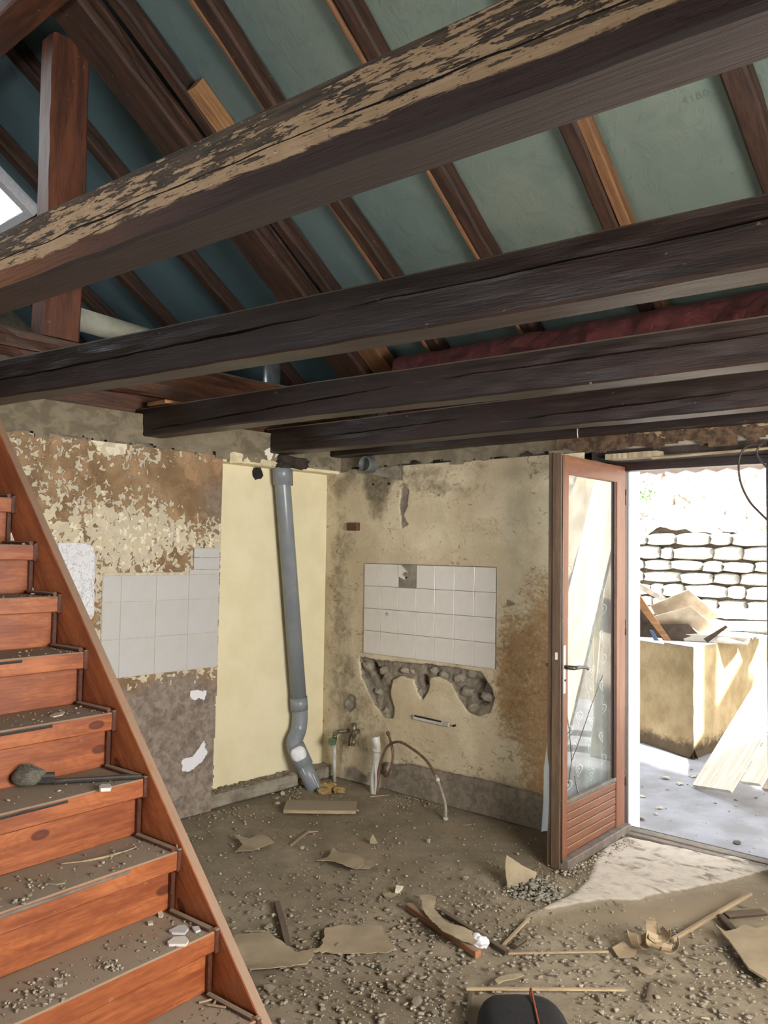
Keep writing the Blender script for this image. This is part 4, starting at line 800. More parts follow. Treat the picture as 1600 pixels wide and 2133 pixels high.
# net curtain with hearts
nc = root('net_curtain', (HX-.07, 0, 1.9), 'sheer white net curtain with heart pattern hanging behind the door glass', 'curtain')
cvx = lambda y: HX-.064-.012*math.sin(y*38)-.006*math.sin(y*71+1)
ys = np.linspace(-.462, .25, 60); zs = np.linspace(.17, 1.93, 12)
vs = [(cvx(y)-(.01 if z < .3 else 0), y-(.02*(1.9-z)/1.7 if y < -.40 else 0)+(.055 if y < -.40 else .0)*(z > .60)+(.012 if y < -.40 else 0)*(z <= .60), z) for y in ys for z in zs]; nz_ = len(zs)
mesh('net', vs, [(i*nz_+j, (i+1)*nz_+j, (i+1)*nz_+j+1, i*nz_+j+1) for i in range(59) for j in range(nz_-1)], M['net'], nc, True)
hv, hf = [], []
for r in range(9):
    for c in range(4):
        cy_ = -.30+c*.148+(.0 if r % 2 else .05); cz = .36+r*.14+(c % 2)*.05
        for (s, ax_) in ((1, 1), (.45, 1)):
            pts = []
            for k in range(22):
                a = 2*math.pi*k/22; hx_ = 16*math.sin(a)**3; hz_ = 13*math.cos(a)-5*math.cos(2*a)-2*math.cos(3*a)-math.cos(4*a)
                pts.append((hx_, hz_))
            b0 = len(hv)
            for k, (p, q) in enumerate(pts):
                for rr in (.0021*s, (.0021*s-.00045)): y = cy_+p*rr*1.05; hv.append((cvx(y)+.003, y, cz+q*rr*1.2))
            for k in range(22): a_ = b0+2*k; b__ = b0+2*((k+1) % 22); hf.append((a_, b__, b__+1, a_+1))
        for k in range(8):
            y0_ = cy_-.02+.01*math.sin(k); z0_ = cz-.05-k*.008; b0 = len(hv)
            hv += [(cvx(cy_)+.003, cy_+.012*math.sin(k*.9)-.002, z0_), (cvx(cy_)+.003, cy_+.012*math.sin(k*.9)+.002, z0_), (cvx(cy_)+.003, cy_+.012*math.sin((k+1)*.9)+.002, z0_-.008), (cvx(cy_)+.003, cy_+.012*math.sin((k+1)*.9)-.002, z0_-.008)]; hf.append((b0, b0+1, b0+2, b0+3))
o = mesh('heart_lace', hv, hf, M['lace'], nc); o['kind'] = 'stuff'
cb = tube('cable', smoothpath([onY(p, -.1) for p in [(1588, 925), (1560, 928), (1545, 942), (1539, 968), (1543, 1005), (1560, 1042), (1583, 1068), (1615, 1098)]], 7), .0052, M['cable'], None, 8); tag(cb, 'long dark cable loop dangling in front of the doorway', 'cable')
cb = tube('cable', smoothpath([onY(p, -.09) for p in [(1585, 925), (1577, 940), (1582, 955), (1600, 975), (1625, 990)]], 7), .0052, M['cable'], None, 8); tag(cb, 'short dark cable end above the right side of the doorway', 'cable')
for k, (px, L) in enumerate([((1203, 893), .05), ((945, 905), .03)]):
    p = onY(px, -.16); 
    o = tube('hanging_thread', [p, p+(0, 0, -L*.5), p+(.003, 0, -L)], [.004, .003, .002], M['white_chip'], None, 6); tag(o, ['white scrap hanging from the last joist above the door leaf', 'pale scrap hanging from the joists left of the door'][k], 'scrap')

# ================================================================ STAIRCASE
SA = math.radians(182.284); sa = np.array([math.cos(SA), math.sin(SA)]); sbv = np.array([-math.sin(SA)*-1, math.cos(SA)*1])  # towards the camera side
sbv = np.array([math.sin(SA)*-1, math.cos(SA)]); sbv = sbv if sbv[1] < 0 else -sbv
SO = np.array([2.077, -2.49]); RUN, RISE, Z0 = .191, .195, .199; WID = 1.0
def SP(s, l, z): q = SO+sa*s+sbv*l; return Vector((q[0], q[1], z))   # s up the flight, l from the far stringer to the camera
stair = root('staircase', tuple(SP(0, .5, 0)), 'steep orange pine staircase with dusty treads at left', 'staircase')
MS = Matrix(((sa[0], sbv[0], 0, 0), (sa[1], sbv[1], 0, 0), (0, 0, 1, 0), (0, 0, 0, 1)))
def sbeam(nm, s0, l0, z0, l1, w, h, mat, seed, **k):  # board across the flight, from l1 (left) to l0 (right): near face looks down the flight
    a = SP(s0, l1, z0); b_ = SP(s0, l0, z0); return beam(nm, a, b_, w, h, mat, stair, seed=seed, jit=.0012, wob=.002, bev=.004, seg=16, **k)
def dirw():
    a = SP(0, 1, 0); b_ = SP(0, 0, 0); x = (b_-a).normalized(); return Vector((0, 0, 1)).cross(x)
dd = dirw().dot(Vector((sa[0], sa[1], 0)))
for k in range(-1, 11):
    z = Z0+k*RISE; s = k*RUN
    if z > .05:
        th_ = .062
        if dd > 0: t_ = sbeam('tread', s, .014, z-th_, WID, RUN+.045, th_, M['pine'], k+20)
        if k >= 2 or k == 0:
            grip0 = {0: .5, 1: .0, 2: .17, 3: .27, 4: .22, 5: .23, 6: .28}.get(k, .3)
            a = SP(s-.004, WID-.05, z-.016); b_ = SP(s-.004, grip0+.02, z-.016)
            beam('grip_strip', a, b_, .02, .010, M['grip'] if k > 2 else M['alu'], t_, seed=k, jit=.001, wob=.001, bev=.002, seg=12)
        beam('cove_moulding', SP(s+.005, .016, z), SP(s+RUN+.01, .016, z), .016, .016, M['cove'], stair, seed=k+60, jit=.0006, wob=0, bev=.005, seg=5)
        cbox('nosing_cleat', .02, .018, th_+.01, M['cove'], Matrix.Translation(SP(s+.004, .006, z-th_-.004)) @ MS, stair, .003)
    sbeam('riser', s+.036, .012, max(.0, z-RISE-.0), WID, .018, RISE-.05, M['pine'], k+40)
    cbox('riser_cleat', .018, .016, RISE-.06, M['cove'], Matrix.Translation(SP(s+.028, .010, max(0, z-RISE))) @ MS, stair, .003)
# stringers: top edge measured on the inner plane
def onS(px, l=0.0):
    q = SO+sbv*l; n_ = (sbv[0], sbv[1], 0); return pl(px, n_, q@sbv)
e1 = onS((187, 1326)); e2 = onS((508, 2050)); s1 = (e1[:2]-SO)@sa; s2 = (e2[:2]-SO)@sa; sl = (e1[2]-e2[2])/(s1-s2)
ztop = lambda s: e1[2]+sl*(s-s1)
SB = (2.16-ztop(0))/sl
def stringer2(l0, l1):  # oriented so that the grain follows the slope
    ang = math.atan(sl); O_ = SP(0, (l0+l1)/2, 0); ca, sn = math.cos(ang), math.sin(ang)
    ex = Vector((sa[0]*ca, sa[1]*ca, sn)); ez = Vector((-sa[0]*sn, -sa[1]*sn, ca)); ey = ez.cross(ex)
    sA = -ztop(0)/sl; sB = SB; W3 = [(sA, 0), (.17, 0), (sB, ztop(sB)-.27), (sB, ztop(sB))]
    half = abs(l1-l0)/2; loc = []
    for y in (-half, half):
        for (s, z) in W3: v = Vector((sa[0]*s, sa[1]*s, z)); loc.append((v.dot(ex), y, v.dot(ez)))
    o = mesh('stringer', loc, [(0, 1, 2, 3), (7, 6, 5, 4), (0, 4, 5, 1), (1, 5, 6, 2), (2, 6, 7, 3), (3, 7, 4, 0)], M['pine'], stair)
    o.matrix_basis = Matrix(((ex.x, ey.x, ez.x, O_.x), (ex.y, ey.y, ez.y, O_.y), (ex.z, ey.z, ez.z, O_.z), (0, 0, 0, 1)))
    bm = bmesh.new(); bm.from_mesh(o.data); bmesh.ops.recalc_face_normals(bm, faces=bm.faces); bmesh.ops.bevel(bm, geom=bm.edges[:], offset=.003, segments=1, affect='EDGES'); bm.to_mesh(o.data); bm.free()
stringer2(-.036, 0); stringer2(WID, WID+.036)
cbox('splinter', .008, .004, .05, M['batten'], Matrix.Translation(SP(.388, .004, .555)) @ MS @ Matrix.Rotation(.25, 4, 'Y'), stair, .001)

# ================================================================ THINGS ON THE STAIRS
def tz(k): return Z0+k*RISE
def onT(px, k): return onZ(px, tz(k))
rs = np.random.RandomState(5)
P_, S_ = [], []
for k in range(0, 8):
    n = 150 if k < 3 else 80
    s = k*RUN+.01+RUN*rs.uniform(0, 1, n)*.93; l = .03+rs.uniform(0, 1, n)**1.3*.9
    q = SO+s[:, None]*sa+l[:, None]*sbv; P_.append(np.c_[q, np.full(n, tz(k)+.001)]); S_.append(.003+.008*rs.uniform(0, 1, n)**3)
chips('stair_crumbs', np.vstack(P_), np.hstack(S_), M['chips'], [lin(150, 140, 120)[:3], lin(120, 112, 96)[:3], lin(196, 188, 170)[:3], lin(96, 90, 80)[:3]], .5, 6, 'plaster crumbs and dust scattered over the stair treads', 'rubble')
P_, S_ = [], []
for (cx, cy_, k, n) in [(235, 2015, 1, 26), (75, 2060, 1, 22), (40, 2098, 1, 16), (110, 2080, 1, 10), (120, 2045, 1, 10), (75, 1850, 2, 9), (40, 1875, 2, 8), (120, 1485, 4, 5)]:
    p = onT((cx, cy_), k); P_.append(np.c_[p[0]+rs.normal(0, .018, n), p[1]+rs.normal(0, .018, n), np.full(n, tz(k)+.001)]); S_.append(rs.uniform(.004, .011, n))
chips('stair_rubble', np.vstack(P_), np.hstack(S_), M['chips'], [lin(190, 182, 164)[:3], lin(150, 144, 130)[:3]], .6, 8, 'small heaps of pale rubble on the lowest dusty treads', 'rubble')
def shard(name, pxs, k, th, mat, label, cat, group=None, seed=1, z=None, amp=.0, jag=.001, step=.02, tilt=None):
    zz = tz(k)+.001 if z is None else z
    o = sheet(name, fl(pxs, zz+th), zz, th, amp, mat, None, seed, jag=jag, step=step, lift=tilt); tag(o, label, cat, group); return o
shard('tile_shard', [(352, 1937), (372, 1927), (385, 1926), (393, 1933), (385, 1943), (358, 1942)], 1, .007, M['tile_left'], 'larger broken tile shard on the lower tread, behind the other one', 'shard', 'tile shards on the stairs')
shard('tile_shard', [(349, 1961), (362, 1951), (385, 1949), (393, 1958), (388, 1966), (352, 1966)], 1, .008, M['tile'], 'broken white tile shard on the lower tread, nearest its front edge', 'shard', 'tile shards on the stairs')
shard('tile_shard', [(400, 1930), (414, 1928), (418, 1936), (408, 1940)], 1, .006, M['tile_left'], 'small tile shard beside the moulding at the right end of the lower tread', 'shard', 'tile shards on the stairs')
shard('tile_shard', [(329, 1899), (337, 1896), (341, 1903), (337, 1909), (330, 1908)], 1, .005, M['white_chip'], 'round pale chip against the riser at the back of the lower tread', 'shard', 'tile shards on the stairs')
shard('tile_shard', [(307, 1919), (318, 1917), (319, 1923), (309, 1924)], 1, .006, M['white_chip'], 'little white block mid way along the back of the lower tread', 'shard', 'tile shards on the stairs')
shard('plaster_flake', [(98, 1839), (112, 1833), (137, 1833), (136, 1838), (118, 1841)], 2, .004, M['skim'], 'flat dusty plaster flake on the tread above the tile shards', 'flake')
shard('plaster_flake', [(112, 2046), (120, 2042), (132, 2043), (130, 2050), (118, 2051)], 1, .008, M['stonechip'], 'flat stone chip near the front of the lower tread', 'chip')
shard('tile_shard', [(207, 1637), (212, 1633), (229, 1632), (232, 1637), (230, 1641), (210, 1642)], 3, .011, M['tile'], 'white tile chip lying beside the brush handle', 'shard')
shard('plaster_flake', [(103, 1490), (115, 1484), (136, 1482), (130, 1488), (112, 1492)], 4, .004, M['white_chip'], 'thin white flake on the tread above the brush', 'flake')
p = [onT(q, 2) for q in [(125, 1802), (185, 1795), (240, 1782), (285, 1767)]]; o = tube('wood_sliver', smoothpath([q+(0, 0, .004) for q in p], 4), [.0025]*4+[.004]*5+[.002]*4, M['stick'], None, 6); tag(o, 'long thin wood sliver lying along the third lowest tread', 'stick')
for k, px in enumerate([((415, 2093), (447, 2085)), ((432, 2098), (470, 2104)), ((448, 2096), (454, 2086))]):
    a = onT(px[0], 0)+(0, 0, .004); b_ = onT(px[1], 0)+(0, 0, .004); o = beam('stick', a, b_, .006, .005, M['stick'], None, seed=k, seg=6, jit=.001, bev=.001)
    tag(o, ['short pale stick on the lowest tread, leftmost of three', 'short pale stick on the lowest tread nearest the camera', 'stubby pale stick on the lowest tread beside the moulding'][k], 'stick', 'sticks on the lowest tread')
# brush
bq = onT((60, 1640), 3); be = onT((295, 1622), 3); br = root('brush', (bq[0], bq[1], tz(3)), 'old grey bristle brush with dark handle lying on a stair tread', 'brush')
dirb = (be-bq)/np.linalg.norm(be-bq); z3 = tz(3); nrm3 = np.array([-dirb[1], dirb[0], 0])
o = lump('bristles', (bq[0], bq[1], z3+.036), .045, M['bristle'], br, 3, 3, .10, (1.0, .9, .8))
ba = math.atan2(dirb[1], dirb[0]); o.matrix_basis = T(bq[0], bq[1], z3+.034, ba) @ Matrix.Diagonal((1.15, .80, .85, 1))
bv, bf = [], []; rsb = np.random.RandomState(2)
for k in range(700):
    th_, ph_ = rsb.uniform(0, 6.28), rsb.uniform(-.2, 1.5); d_ = Vector((math.cos(th_)*math.cos(ph_)-.25*dirb[0], math.sin(th_)*math.cos(ph_)-.25*dirb[1], math.sin(ph_))).normalized()
    c_ = Vector((bq[0], bq[1], z3+.034)); a_ = c_+Vector((d_.x*.042, d_.y*.038, d_.z*.032)); t2 = a_+d_*.011-Vector((dirb[0], dirb[1], 0))*.004; sd = d_.orthogonal().normalized()*.0007; b0 = len(bv); bv += [a_-sd, a_+sd, t2]; bf.append((b0, b0+1, b0+2))
o = mesh('bristle_tips', bv, bf, M['bristle'], br); o['kind'] = 'stuff'
beam('head_block', bq+dirb*.025-nrm3*.02+(0, 0, .010), bq+dirb*.075-nrm3*.02+(0, 0, .008), .04, .032, M['grip'], br, seed=4, seg=6, jit=.002, bev=.006)
beam('handle', bq+dirb*.065-nrm3*.013+(0, 0, .008), be-nrm3*.013+(0, 0, .003), .026, .014, M['grip'], br, seed=5, seg=14, jit=.001, bev=.004)

# ================================================================ THINGS ON THE FLOOR
FZ = .004
def fsheet(name, pxs, th, amp, mat, label, cat, seed, jag=.006, step=.025, lift=None, z=FZ, parent=None, freq=6):
    o = sheet(name, fl(pxs, z+amp*.4), z, th, amp, mat, parent, seed, jag=jag, step=step, lift=lift, freq=freq)
    if label: tag(o, label, cat)
    return o
def fstick(p, q, w, h, mat, label, seed, z=FZ, z2=None, cat='stick', parent=None):
    a = onZ(p, z); b_ = onZ(q, z if z2 is None else z2); o = beam('stick' if cat == 'stick' else cat, a, b_, w, h, mat, parent, seed=seed, jit=.0012, wob=.004, bev=min(w, h)*.15, seg=14)
    if label: tag(o, label, cat)
    return o
# chipboard offcut in front of the pipe
A_ = onZ((590, 1688), .02); B_ = onZ((742, 1690), .02); D_ = (onZ((742, 1660), .02)-B_)
L_ = np.linalg.norm((B_-A_)[:2]); an = math.atan2((B_-A_)[1], (B_-A_)[0]); W_ = .185
nrm = np.array([-math.sin(an), math.cos(an)]); cc = (A_+B_)[:2]/2+nrm*W_/2
o = cbox('chipboard_offcut', L_, W_, .022, M['chipboard'], T(cc[0], cc[1], .002, an), None, .002, sub=3, jit=.0006); tag(o, 'rectangular dusty board offcut lying in front of the pipe foot', 'board')
cbox('pale_edge', L_-.004, .003, .016, M['stick'], T(*((A_+B_)[:2]/2-nrm*.0008), .006, an), o, .001)
fsheet('wallpaper_scrap', [(483, 1740), (500, 1748), (520, 1752), (548, 1743), (572, 1757), (545, 1765), (525, 1774), (490, 1776), (505, 1760)], .002, .03, M['paper'], 'curled dusty paper scrap nearest the left wall and stair', 'scrap', 21, lift=lambda x, y: 0)
fsheet('wallpaper_scrap', [(660, 1796), (683, 1787), (694, 1767), (706, 1775), (730, 1780), (758, 1792), (758, 1800), (742, 1812), (700, 1802), (685, 1799)], .0025, .05, M['paper'], 'upturned dusty paper scrap in the middle of the floor', 'scrap', 22)
fsheet('wallpaper_scrap', [(757, 1795), (775, 1793), (782, 1802), (770, 1812), (742, 1812)], .002, .02, M['paper'], 'small torn paper scrap touching the upturned one in mid floor', 'scrap', 23)
def standing(name, pxs, base, tilt_n, mat, label, cat, th=.004, seed=1, off=(0, 0)):
    """upright ragged piece: outline in the photo laid onto a steep plane through a floor point"""
    n_ = np.array(tilt_n, float); n_ /= np.linalg.norm(n_); b0 = onZ(base, FZ); ex = np.cross((0, 0, 1), n_); ex /= np.linalg.norm(ex); ez = np.cross(n_, ex)
    pts = []
    for p in pxs: w = pl(p, n_, n_@b0)-b0; pts.append((float(w@ex), float(w@ez)))
    mz = min(p[1] for p in pts)
    if mz < 0: pts = [(a, b_ - min(0, mz)*0) for a, b_ in pts]
    o = sheet(name, pts, 0, th, .012, mat, None, seed, jag=.002, step=.02, M=Matrix(((ex[0], ez[0], n_[0], b0[0]), (ex[1], ez[1], n_[1], b0[1]), (ex[2], ez[2], n_[2], b0[2]), (0, 0, 0, 1)))); tag(o, label, cat); return o
vd_ = np.array([.70, -.71, 0])
standing('plaster_shard', [(770, 1757), (772, 1745), (777, 1737), (787, 1757), (780, 1758)], (778, 1757), (.6, -.7, .35), M['skim'], 'small triangular shard standing upright in mid floor', 'shard', .004, 31)
standing('plaster_shard', [(823, 1860), (826, 1843), (841, 1846), (838, 1853), (830, 1861)], (828, 1860), (.6, -.7, .35), M['white_chip'], 'small pale shard standing beyond the orange batten', 'shard', .004, 32)
fsheet('paper_scrap', [(797, 1861), (812, 1859), (829, 1862), (815, 1869), (801, 1867)], .002, .008, M['paper'], 'flat scrap beside the small pale standing shard', 'scrap', 33)
standing('cardboard_sheet', [(1057, 1850), (1053, 1820), (1052, 1800), (1055, 1781), (1085, 1802), (1118, 1818), (1112, 1840), (1070, 1848)], (1062, 1850), (.55, -.65, .42), M['skim'], 'triangular tan sheet propped up behind the slate heap', 'sheet', .004, 34)
fstick((610, 1762), (647, 1732), .012, .008, M['stick'], 'short forked stick between the two curled paper scraps', 41)
fstick((640, 1735), (663, 1733), .008, .006, M['stick'], 'thin pale splinter at the tip of the short forked stick', 42)
fstick((608, 1975), (583, 1882), .026, .012, M['stick_dark'], 'flat grey lath lying left of the slate rubble', 43, cat='lath')
fstick((510, 1942), (553, 1941), .006, .005, M['stick'], 'thin splinter left of the flat grey lath', 44)
fstick((780-8, 1660), (812, 1656), .006, .004, M['stick'], 'thin splinter on the floor under the white waste pipe', 45)
fstick((965, 1720), (982, 1718), .006, .004, M['stick'], 'tiny pale splinter right of the hose end', 46)
big1 = fsheet('lino_sheet', [(484, 1950), (560, 1944), (570, 1955), (590, 1965), (618, 1982), (657, 1975), (652, 1990), (640, 2010), (600, 2018), (535, 2022), (500, 2018)], .003, .035, M['paper'], 'large curled brown sheet beside the foot of the stairs', 'sheet', 51, jag=.008, lift=lambda x, y: 0)
fsheet('lino_sheet', [(678, 1938), (715, 1930), (795, 1934), (800, 1950), (822, 1975), (812, 1984), (740, 1984), (650, 1984), (672, 1968)], .003, .03, M['paper'], 'dusty brown sheet half buried in slate rubble', 'sheet', 52, jag=.01)
fstick((845, 1897), (990, 1998), .03, .028, M['stick_orange'], 'long orange brown batten lying across the middle rubble', 53, cat='batten')
fstick((915, 1902), (1052, 1990), .022, .016, M['stick_dark'], 'dark wet batten parallel to the orange one', 54, cat='batten')
strip = fsheet('paper_strip', [(874, 1872), (893, 1870), (909, 1876), (905, 1897), (935, 1925), (975, 1942), (1005, 1955), (990, 1968), (960, 1962), (920, 1945), (905, 1925), (885, 1905)], .003, .03, M['skim'], 'curling strip of wallpaper lying over the orange batten', 'strip', 55, z=.03)
p = onZ((999, 1969), .02); o = lump('polystyrene_lump', (p[0], p[1], .034), .034, M['styro'], None, 12, 4, .3, (1.1, .8, .75)); tag(o, 'white polystyrene lump at the end of the orange batten', 'lump')
fstick((1052, 1972), (1105, 1917), .012, .010, M['stick'], 'thin stick pointing away from the white lump', 56)
fstick((1058, 1988), (1268, 1984), .009, .007, M['stick'], 'long pale stick ending at the crumpled brown paper', 57)
fstick((972, 2066), (1303, 2067), .012, .010, M['stick'], 'long pale stick near the bottom of the picture', 58)
fstick((975, 2133), (985, 2070), .012, .008, M['stick_dark'], 'dull lath running down from the long bottom stick', 59, cat='lath')
fstick((1405, 1962), (1568, 1866), .017, .014, M['stick'], 'long dusty stick rising from the crumpled brown paper', 60, z2=.03)
fstick((1352, 2090), (1360, 2055), .012, .008, M['stick_dark'], 'small dark twig below the crumpled brown paper', 61)
fstick((1076, 1978), (1098, 1962), .02, .016, M['stick_dark'], 'little dark wood block beside the thin stick', 62, cat='block')
fsheet('bark_piece', [(1030, 2048), (1040, 2038), (1062, 2030), (1082, 2027), (1092, 2030), (1070, 2042), (1048, 2050), (1038, 2058)], .003, .03, M['skim'], 'curled tan peel above the long bottom stick', 'peel', 63, jag=.003, step=.015)
# crumpled kraft paper bow
bc = onZ((1362, 1990), 0); bw = root('crumpled_paper', (bc[0], bc[1], 0), 'crumpled brown paper bow with curled loops among the rubble', 'paper')
rr_ = np.random.RandomState(4)
for k in range(9):
    a = k*2.39996; R_ = .015+.0085*k; c0 = Vector((bc[0]+math.cos(a)*R_*.9, bc[1]+math.sin(a)*R_*.9, .03+.035*(1-k/9))); w = .045+.004*rr_.uniform(-1, 1); L = .075
    t0 = rr_.uniform(0, 6.28); M1 = Matrix.Translation(c0) @ Matrix.Rotation(a+rr_.uniform(-.5, .5), 4, 'Z') @ Matrix.Rotation(rr_.uniform(-.9, .5), 4, 'Y') @ Matrix.Rotation(rr_.uniform(-.6, .6), 4, 'X')
    vs = []; n1 = 9
    for i in range(n1):
        t = i/(n1-1); th_ = -.9+t*2.6
        for j in (-1, 0, 1): vs.append((math.sin(th_)*L*.6, j*w*.5*(1-.12*t), (1-math.cos(th_))*L*.6))
    o = mesh('paper_loop', vs, [(i*3+j, i*3+j+1, (i+1)*3+j+1, (i+1)*3+j) for i in range(n1-1) for j in range(2)], M['kraft'], bw); o.matrix_basis = M1
    md = o.modifiers.new('thick', 'SOLIDIFY'); md.thickness = .0012
fsheet('paper_scrap', [(1275, 1972), (1300, 1962), (1312, 1975), (1328, 1980), (1322, 1992), (1290, 1990)], .0015, .04, M['kraft'], 'curled brown paper scrap just left of the paper bow', 'scrap', 71, jag=.002)
fsheet('paper_scrap', [(1325, 2012), (1350, 2018), (1372, 2024), (1352, 2034), (1334, 2026)], .0015, .012, M['paper'], 'flat brown paper scrap in front of the paper bow', 'scrap', 72, jag=.003)
# board at the right edge
bd = sheet('fibreboard', fl([(1487, 1918), (1510, 1935), (1535, 1930), (1552, 1922), (1575, 1930), (1620, 1922), (1700, 1990), (1690, 2040), (1598, 2034), (1560, 2010), (1525, 1960)], .05), .028, .008, .012, M['paper'], None, 73, jag=.004); tag(bd, 'broken brown board propped on rubble at the right edge', 'board')
fstick((1495, 1918), (1600, 2040), .03, .028, M['board_dark'], 'dark batten under the broken board at right', 74, cat='batten')
fstick((1520, 1915), (1600, 1908), .05, .01, M['stick_dark'], 'flat grey offcut behind the broken board at right', 75, cat='offcut')
# black bag
gb = root('black_bag', tuple(onZ((1075, 2120), 0)), 'black cloth bag with orange piping at the bottom edge', 'bag')
q0 = onZ((985, 2133), 0); q1 = onZ((1170, 2133), 0); ctr = (q0+q1)/2; dx = (q1-q0)/np.linalg.norm(q1-q0); dy = np.array([-dx[1], dx[0], 0]); ctr = ctr-dy*.17
vs = []; nu_, nv_ = 24, 14
for j in range(nv_+1):
    ph_ = math.pi/2*j/nv_
    for i in range(nu_):
        a = 2*math.pi*i/nu_; cx_ = abs(math.cos(a))**.6*math.copysign(1, math.cos(a)); sx_ = abs(math.sin(a))**.6*math.copysign(1, math.sin(a)); r = math.cos(ph_)**.45
        p = ctr+dx*cx_*.15*r+dy*sx_*.23*r; vs.append((p[0], p[1], .004+.105*math.sin(ph_)**.8+.006*mnoise.noise(Vector((p[0]*14, p[1]*14, j*.3)))))
mesh('bag_body', vs, [(j*nu_+i, j*nu_+(i+1) % nu_, (j+1)*nu_+(i+1) % nu_, (j+1)*nu_+i) for j in range(nv_) for i in range(nu_)]+[tuple(range(nv_*nu_, (nv_+1)*nu_))], M['black'], gb, True)
pts = []
for t in np.linspace(-.9, .98, 12):
    p = ctr+dy*.225*t+dx*(.03+.02*t); zt = .113 if t < .8 else .113-.5*(t-.8)
    pts.append((p[0], p[1], zt))
tube('orange_piping', smoothpath(pts, 3), .0035, M['orange'], gb, 6)
# ---- countable larger chips (each a thing) and the uncountable gravel
dirs = [lin(112, 108, 98)[:3], lin(134, 128, 114)[:3], lin(98, 100, 94)[:3], lin(150, 142, 124)[:3]]
variants = []
for k in range(6):
    o = lump('stone_chip', (0, 0, -5), 1, M['stonechip'], None, 20+k, 1, .9, (1, .75, .38)); variants.append(o.data); bpy.data.objects.remove(o)
wv = []
for k in range(4):
    o = lump('plaster_chip', (0, 0, -5), 1, M['white_chip'], None, 40+k, 1, .9, (1, .7, .5)); wv.append(o.data); bpy.data.objects.remove(o)
big = [(965, 1900, .020), (925, 1905, .018), (860, 1918, .022), (815, 2060, .02), (795, 2018, .02), (870, 2088, .024), (700, 1976, .022), (560, 2060, .022), (650, 2030, .014), (720, 1875, .016), (736, 1840, .014), (1115, 1897, .012), (1290, 1885, .012), (1240, 1955, .016), (1410, 2045, .016), (1250, 2080, .016), (1330, 2120, .018), (1480, 2080, .016), (1450, 1990, .012), (1510, 2110, .02), (930, 2050, .018), (1020, 2020, .016), (1150, 2030, .018), (1190, 2010, .016), (745, 1912, .016), (560, 1930, .018), (582, 1925, .014), (1550, 1890, .018), (1580, 1905, .014), (905, 2110, .02)]
for k, (x, y, r) in enumerate(big):
    p = onZ((x, y), .006); o = bpy.data.objects.new('stone_chip', variants[k % 6]); C.objects.link(o); o.location = (p[0], p[1], .006+r*.2); o.scale = (r, r, r); o.rotation_euler = (rr_.uniform(-.3, .3), rr_.uniform(-.3, .3), rr_.uniform(0, 6.28))
    lb = {0: 'pale stone chip lying against the upper part of the orange batten', 5: 'large stone chip near the bottom edge, left of the black bag', 7: 'stone chip beside the foot of the stair string', 21: 'stone chip by the near edge of the cement patch', 27: 'stone chip beside the long dusty stick at right'}.get(k)
    tag(o, lb or 'grey-brown stone chip scattered among the floor rubble', 'stone', None if lb else 'larger stone chips on the floor')
wh = [(495, 1745, .018), (893, 1753, .02), (970, 1830, .018), (588, 1655, .024), (598, 1640, .016), (745, 1690, .014), (510, 1712, .012), (505, 1755, .012), (832, 1757, .01), (570, 1908, .016), (1245, 1956, .014), (630, 1768, .018), (577, 1675, .018), (864, 1725, .008), (660, 1715, .008), (785, 1722, .01), (1302, 1752, .014), (1285, 1758, .014), (1297, 1742, .014)]
for k, (x, y, r) in enumerate(wh):
    p = onZ((x, y), .006); o = bpy.data.objects.new('plaster_chip', wv[k % 4]); C.objects.link(o); o.location = (p[0], p[1], .005+r*.3); o.scale = (r, r, r); o.rotation_euler = (rr_.uniform(-.3, .3), rr_.uniform(-.3, .3), rr_.uniform(0, 6.28))
    lb = {0: 'whitish chip above the curled paper scrap nearest the stairs', 1: 'white chip alone in mid floor below the hose end', 2: 'bright white chip left of the propped tan sheet', 3: 'white chip against the ledge left of the pipe foot', 5: 'yellowish chip at the right end of the board offcut', 9: 'white flat chip left of the grey lath', 10: 'white chip by the tip of the paper bow', 11: 'round whitish chip below the short forked stick', 18: 'white chip in the corner between door leaf and sill'}.get(k)
    tag(o, lb or 'whitish plaster chip scattered on the dusty floor', 'chip', None if lb else 'larger plaster chips on the floor')
def scatter(n, x0, x1, y0, y1, dens=None, seed=1):
    rs = np.random.RandomState(seed); out = []
    for _ in range(n*6):
        if len(out) >= n: break
        x = rs.uniform(x0, x1); y = rs.uniform(y0, y1)
        if dens is not None and rs.uniform() > dens(x, y): continue
        p = onZ((x, y), .003)
        if p[1] > -.02 and p[0] < 1.86 or p[1] > .27 or p[0] < .0: continue
        if p[1] < -2.40 and p[0] < 2.1: continue
        out.append((p[0], p[1], .002))
    return np.array(out)
nz2 = lambda x, y, s, f: float(fbm(np.array([[x*f]]), np.array([[y*f*1.6]]), s)[0, 0])
inslab = lambda x, y: (lambda p: bool(inpoly(np.array([p[0]]), np.array([p[1]]), slab)[0]))(onZ((x, y)))
inbag = lambda x, y: x > 970 and x < 1190 and y > 2070
def dens1(x, y):
    d = (1/(1+math.exp(-(y-1905)/18)))*.95+.04
    d *= .35+1.4*max(0, nz2(x, y, 5, .012)-.3)
    if 780 < x < 1120 and 1850 < y < 1960: d += .4
    if inbag(x, y): d = 0
    if inslab(x, y): d *= .03
    if x > 1200 and y < 1925: d *= .15
    return d
P_ = scatter(6200, 480, 1950, 1800, 2330, dens1, 3); rs = np.random.RandomState(9); S_ = .004+.017*rs.uniform(0, 1, len(P_))**3.0
chips('slate_gravel', P_, S_, M['chips'], [lin(142, 134, 118)[:3], lin(128, 126, 116)[:3], lin(160, 150, 132)[:3], lin(118, 106, 90)[:3], lin(148, 148, 138)[:3]], .3, 11, 'broken slate and plaster rubble covering the near floor', 'rubble')
